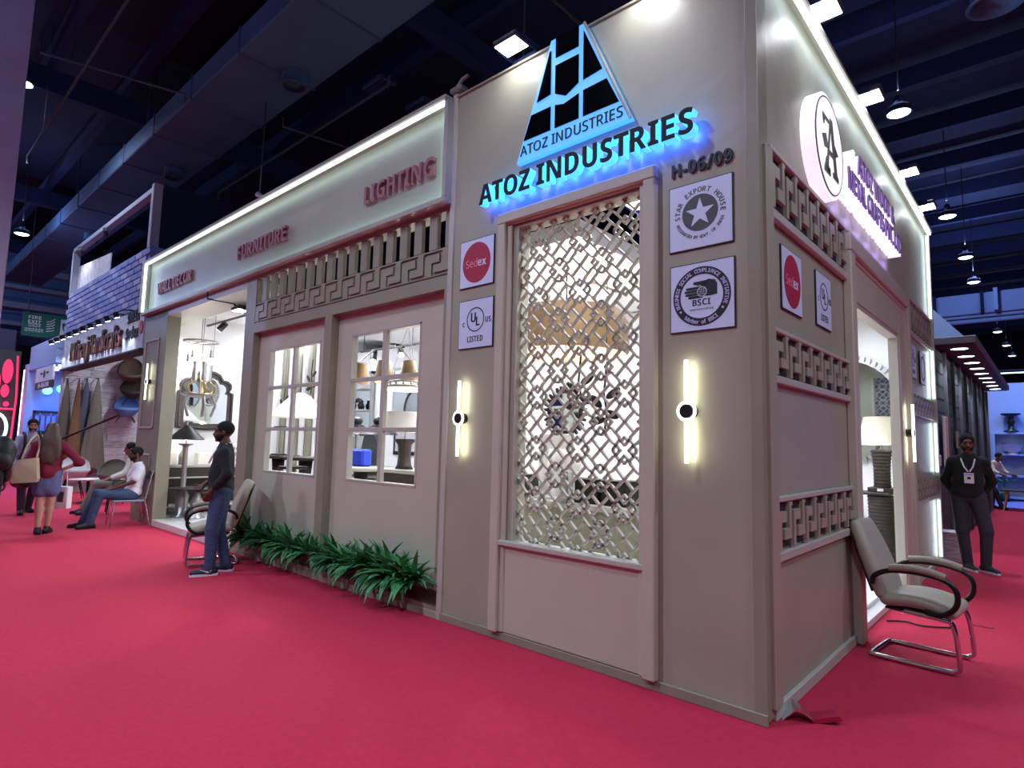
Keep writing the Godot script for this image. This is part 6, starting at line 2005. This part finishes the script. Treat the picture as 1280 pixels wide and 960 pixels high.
# ---------------------------------------------------------------- people
func people() -> void:
	var k := {"skin": "skin_deep", "hair": "hair_black", "shirt": "cloth_charcoal", "trousers": "denim", "shoe": "shoe_navy", "sole": "sole_white", "sleeve": 1.75, "hair_cut": "short", "legs": "long", "lanyard": "plain", "beard": true, "swoosh": true, "belly": .012, "jacket": true}
	# standing by the doorway, in profile towards the left, hands at the belt
	person("man in dark shirt, jeans and white lanyard standing beside the doorway chair, seen in profile", Vector3(-5.82, 0, .66), -.5, 1.0,
		{"elL": Vector3(.235, 1.12, -.07), "wrL": Vector3(.205, .93, .09), "hdL": Vector3(-.35, -.85, .35), "elR": Vector3(-.23, 1.13, .02), "wrR": Vector3(-.13, .98, .2), "hdR": Vector3(.6, -.4, .45), "face": Vector3(-.0, .02, 1),
		"anL": Vector3(.10, .09, .06), "knL": Vector3(.10, .50, .06), "anR": Vector3(-.10, .09, -.08)}, k)
	# standing by the far corner, hands behind the back, badge on a lanyard
	var r := {"skin": "skin_brown", "hair": "hair_black", "shirt": "cloth_green_black", "trousers": "trouser_grey", "shoe": "shoe_grey", "sole": "sole_white", "sleeve": 2.0, "hair_cut": "short", "legs": "long", "lanyard": "badge", "beard": true, "belly": .012, "jacket": true}
	person("man in dark green shirt with white lanyard and badge standing at the stand's far corner", Vector3(.40, 0, -6.62), .12, 1.055,
		{"elR": Vector3(-.24, 1.12, -.10), "wrR": Vector3(-.14, .90, -.16), "hdR": Vector3(.6, -.7, -.2), "elL": Vector3(.24, 1.12, -.10), "wrL": Vector3(.12, .91, -.16), "hdL": Vector3(-.6, -.7, -.2),
		"face": Vector3(.1, -.03, 1), "pel": Vector3(-.02, .95, 0), "hiL": Vector3(.08, .92, 0), "hiR": Vector3(-.10, .92, 0), "knL": Vector3(.15, .50, .10), "anL": Vector3(.13, .09, .08), "toL": Vector3(.75, 0, 1), "knR": Vector3(-.09, .50, .03), "anR": Vector3(-.05, .09, .0), "toR": Vector3(.45, 0, 1)}, r)
	# woman seen from behind, hand on the hip
	var wv := person("woman with long brown hair, wine blouse and denim skirt seen from behind", Vector3(-10.15, 0, 1.48), -PI / 2 - .28, .985,
		{"elR": Vector3(-.40, 1.10, -.08), "wrR": Vector3(-.19, .99, .05), "hdR": Vector3(.75, -.35, .3), "elL": Vector3(.25, 1.12, .05), "wrL": Vector3(.2, 1.0, .22), "hdL": Vector3(-.2, -.4, .8), "face": Vector3(.25, -.1, 1),
		"anL": Vector3(.06, .09, .0), "anR": Vector3(-.04, .09, .10), "hiL": Vector3(.08, .92, 0), "hiR": Vector3(-.08, .92, 0), "knL": Vector3(.07, .5, .03), "knR": Vector3(-.06, .5, .06)},
		{"skin": "skin_fair", "hair": "hair_brown", "shirt": "cloth_wine", "trousers": "denim_pale", "shoe": "shoe_black", "sleeve": 1.25, "hair_cut": "long", "legs": "skirt", "untucked": false, "loose": .028})
	var bag := thing("tote_bag", "cream canvas tote bag on the shoulder of the woman in wine blouse", "bag", Vector3(-10.02, .06, 1.76), PI / 2 - .5)
	part(bag, "sack", MB.new().slab([Vector2(-.15, .72), Vector2(-.165, .77), Vector2(-.12, 1.06), Vector2(.12, 1.10), Vector2(.155, .79), Vector2(.14, .74)], -.055, .055).done(), "canvas")
	part(bag, "strap", MB.new().tube(smoothed([Vector3(-.06, 1.08, .04), Vector3(-.0, 1.3, .03), Vector3(.05, 1.43, -.08), Vector3(.08, 1.3, -.14), Vector3(.1, 1.1, -.03)]), .014, 6).done(), "canvas")
	var b2 := thing("paper_bag", "white printed carrier bag hanging beyond the woman's right hip", "bag", Vector3(-10.26, .36, 1.24), .5)
	part(b2, "sack", bx(Vector3(.26, .34, .09), .008), "white", Vector3(0, .17, 0))
	part(b2, "print", bx(Vector3(.12, .16, .004)), "print_grey", Vector3(0, .18, .046))
	part(b2, "handle", MB.new().tube(smoothed([Vector3(-.06, .34, 0), Vector3(-.03, .6, 0), Vector3(.03, .6, 0), Vector3(.06, .34, 0)]), .006, 6).done(), "white")
	# man with backpack walking towards the viewer
	person("man in pale blue shirt with backpack straps walking towards the viewer at the far left", Vector3(-13.2, 0, 1.22), PI / 2 + .05, 1.04,
		{"anL": Vector3(.09, .10, -.20), "knL": Vector3(.10, .5, -.02), "anR": Vector3(-.09, .09, .16), "knR": Vector3(-.10, .50, .12), "elL": Vector3(.25, 1.12, -.04), "elR": Vector3(-.25, 1.12, .04), "wrR": Vector3(-.25, .88, .12), "face": Vector3(-.1, -.05, 1)},
		{"skin": "skin_fair", "hair": "hair_black", "shirt": "cloth_pale_blue", "trousers": "trouser_grey", "shoe": "shoe_black", "sleeve": 2.0, "hair_cut": "short", "legs": "long", "beard": true})
	var bp := thing("backpack", "black backpack worn by the man in the pale blue shirt", "bag", Vector3(-13.2, 0, 1.22), PI / 2 + .05)
	part(bp, "sack", net([cap(Vector3(-.08, 1.02, -.2), Vector3(.08, 1.02, -.2), .10, .10), cap(Vector3(-.08, 1.3, -.19), Vector3(.08, 1.3, -.19), .09, .09)], .016, .05), "black")
	for s in [-1, 1]:
		part(bp, "strap", MB.new().tube(smoothed([Vector3(s * .10, 1.38, -.16), Vector3(s * .115, 1.52, -.02), Vector3(s * .12, 1.42, .11), Vector3(s * .13, 1.2, .145), Vector3(s * .16, 1.02, .05), Vector3(s * .12, .98, -.14)]), .024, 6).done(), "black")
	part(bp, "chest_strap", MB.new().tube([Vector3(-.12, 1.32, .15), Vector3(.12, 1.32, .15)], .014, 6).done(), "black")
	var hb := thing("handbag", "dark shoulder bag carried low beside the walking man", "bag", Vector3(-12.8, .50, 1.38), .3)
	part(hb, "sack", net([cap(Vector3(-.14, .1, 0), Vector3(.14, .1, 0), .09, .09), cap(Vector3(-.12, .22, 0), Vector3(.12, .22, 0), .07, .07)], .015, .04), "shoe_black")
	part(hb, "handle", MB.new().tube(smoothed([Vector3(-.1, .28, 0), Vector3(-.06, .46, 0), Vector3(.06, .46, 0), Vector3(.1, .28, 0)]), .012, 6).done(), "shoe_black")
	# passer-by in black cut by the left edge
	person("person in black cut by the picture's left edge, back to the viewer", Vector3(-9.62, 0, 2.26), -PI / 2, .98, {"anL": Vector3(.09, .1, .14), "anR": Vector3(-.09, .1, -.16), "knL": Vector3(.10, .5, .12)},
		{"skin": "skin_brown", "hair": "hair_black", "shirt": "cloth_charcoal", "trousers": "cloth_charcoal", "shoe": "shoe_black", "sleeve": 2.0, "hair_cut": "short", "legs": "long"})
	var rp := thing("backpack", "round black backpack at the picture's left edge", "bag", Vector3(-9.62, 0, 2.16), -PI / 2)
	part(rp, "sack", net([ell(Vector3(0, 1.24, -.23), Vector3(.17, .24, .12))], .016, .03), "black")
	part(rp, "pocket", net([ell(Vector3(0, 1.14, -.33), Vector3(.12, .12, .05))], .016, .03), "shoe_black")
	# seated men by the pillar
	var sit := {"pel": Vector3(0, .55, -.06), "chest": Vector3(0, .86, -.11), "neck": Vector3(0, 1.03, -.10), "head": Vector3(0, 1.19, -.06), "shL": Vector3(.158, .955, -.11), "shR": Vector3(-.158, .955, -.11), "elL": Vector3(.2, .74, -.02), "elR": Vector3(-.2, .74, -.02),
		"wrL": Vector3(.13, .64, .22), "wrR": Vector3(-.13, .64, .22), "hdL": Vector3(-.3, -.25, .9), "hdR": Vector3(.3, -.25, .9), "thL": Vector3(-1, 0, .3), "thR": Vector3(1, 0, .3), "hiL": Vector3(.10, .52, -.02), "hiR": Vector3(-.10, .52, -.02),
		"knL": Vector3(.12, .54, .42), "knR": Vector3(-.12, .54, .42), "anL": Vector3(.10, .09, .52), "anR": Vector3(-.10, .09, .60), "face": Vector3(0, -.08, 1)}
	person("seated man in white T-shirt and jeans on the metal chair in front of the pillar", Vector3(-10.42, 0, .30), -.12, 1.0, sit,
		{"skin": "skin_deep", "hair": "hair_black", "shirt": "cloth_white", "trousers": "denim", "shoe": "shoe_black", "sleeve": .7, "hair_cut": "short", "legs": "long", "beard": true, "lanyard": "plain"})
	var ch := thing("metal_chair", "plain grey metal chair under the man in white T-shirt", "chair", Vector3(-10.42, 0, .30), -.12)
	part(ch, "seat", bx(Vector3(.46, .03, .44), .01), "hall_white", Vector3(0, .425, .02))
	part(ch, "backrest", bx(Vector3(.44, .14, .02), .008), "black", Transform3D(Basis(Vector3.RIGHT, -.14), Vector3(0, .84, -.285)))
	for s in [-1, 1]:
		part(ch, "leg", MB.new().tube([Vector3(s * .23, .0, .26), Vector3(s * .22, .41, .22)], .013, 8).done(), "chrome")
		part(ch, "leg", MB.new().tube([Vector3(s * .23, 0, -.30), Vector3(s * .22, .43, -.21), Vector3(s * .22, .93, -.30)], .013, 8).done(), "chrome")
	person("seated man in cream shirt half hidden behind the man in white T-shirt", Vector3(-12.35, 0, -.15), -.2, 1.04, sit,
		{"skin": "skin_brown", "hair": "hair_black", "shirt": "cloth_cream", "trousers": "hide_stone", "shoe": "shoe_black", "sleeve": 1.9, "hair_cut": "short", "legs": "long"})
	var c2 := thing("metal_chair", "dark metal chair under the man in cream shirt", "chair", Vector3(-12.35, 0, -.15), -.2)
	part(c2, "seat", bx(Vector3(.48, .04, .46), .012), "black", Vector3(0, .44, .02))
	part(c2, "backrest", bx(Vector3(.46, .3, .03), .012), "black", Vector3(0, .80, -.30))
	for s in [-1, 1]:
		part(c2, "leg", MB.new().tube([Vector3(s * .23, .0, .26), Vector3(s * .22, .43, .22), Vector3(s * .23, .64, .18), Vector3(s * .23, .64, -.26)], .013, 8).done(), "black")
		part(c2, "leg", MB.new().tube([Vector3(s * .23, 0, -.30), Vector3(s * .22, .43, -.21), Vector3(s * .22, .95, -.33)], .013, 8).done(), "black")
	# visitor leaning at the blue stand
	person("visitor in cream top and dark trousers leaning over at the aisle's end", Vector3(-.13, 0, -18.4), PI / 2 - .5, .98,
		{"chest": Vector3(0, 1.2, .12), "neck": Vector3(0, 1.34, .2), "head": Vector3(0, 1.48, .3), "shL": Vector3(.165, 1.31, .17), "shR": Vector3(-.165, 1.31, .17), "elL": Vector3(.22, 1.08, .27), "elR": Vector3(-.22, 1.08, .27), "wrL": Vector3(.2, 1.0, .46), "wrR": Vector3(-.2, 1.0, .46), "hdL": Vector3(0, -.4, 1), "hdR": Vector3(0, -.4, 1), "anR": Vector3(-.1, .1, .35), "knR": Vector3(-.1, .5, .2)},
		{"skin": "skin_brown", "hair": "hair_black", "shirt": "cloth_cream", "trousers": "shoe_black", "shoe": "shoe_black", "sleeve": 1.6, "hair_cut": "short", "legs": "long"})


func small_things() -> void:
	# bent bright strip peeling off the stand's base at the corner, on a red patch of tape
	var f := thing("metal_flap", "small bent shiny metal flap lying on the carpet at the stand's front corner", "flap", Vector3(.10, .0, -.24), .5)
	f.scale = Vector3.ONE * 1.6
	part(f, "strip", MB.new().slab([Vector2(-.06, .0), Vector2(-.055, .006), Vector2(-.01, .05), Vector2(.045, .012), Vector2(.05, .006), Vector2(-.01, .043)], -.04, .04).done(), "chrome")
	part(f, "tail", MB.new().slab([Vector2(.04, .0), Vector2(.04, .012), Vector2(.13, .034), Vector2(.14, .02), Vector2(.06, .0)], -.03, .03).done(), "print_red")
	solo("tape_strip", bx(Vector3(.16, .006, .07), .002), "print_red", "short strip of red tape on the carpet beyond the right chair", "tape", Vector3(.72, .004, -3.4))
	solo("cable", MB.new().tube(smoothed([Vector3(.07, .012, -2.9), Vector3(.2, .012, -3.0), Vector3(.35, .014, -2.95), Vector3(.55, .012, -3.1)]), .008, 6).done(), "black", "thin black cable on the carpet behind the right chair", "cable")
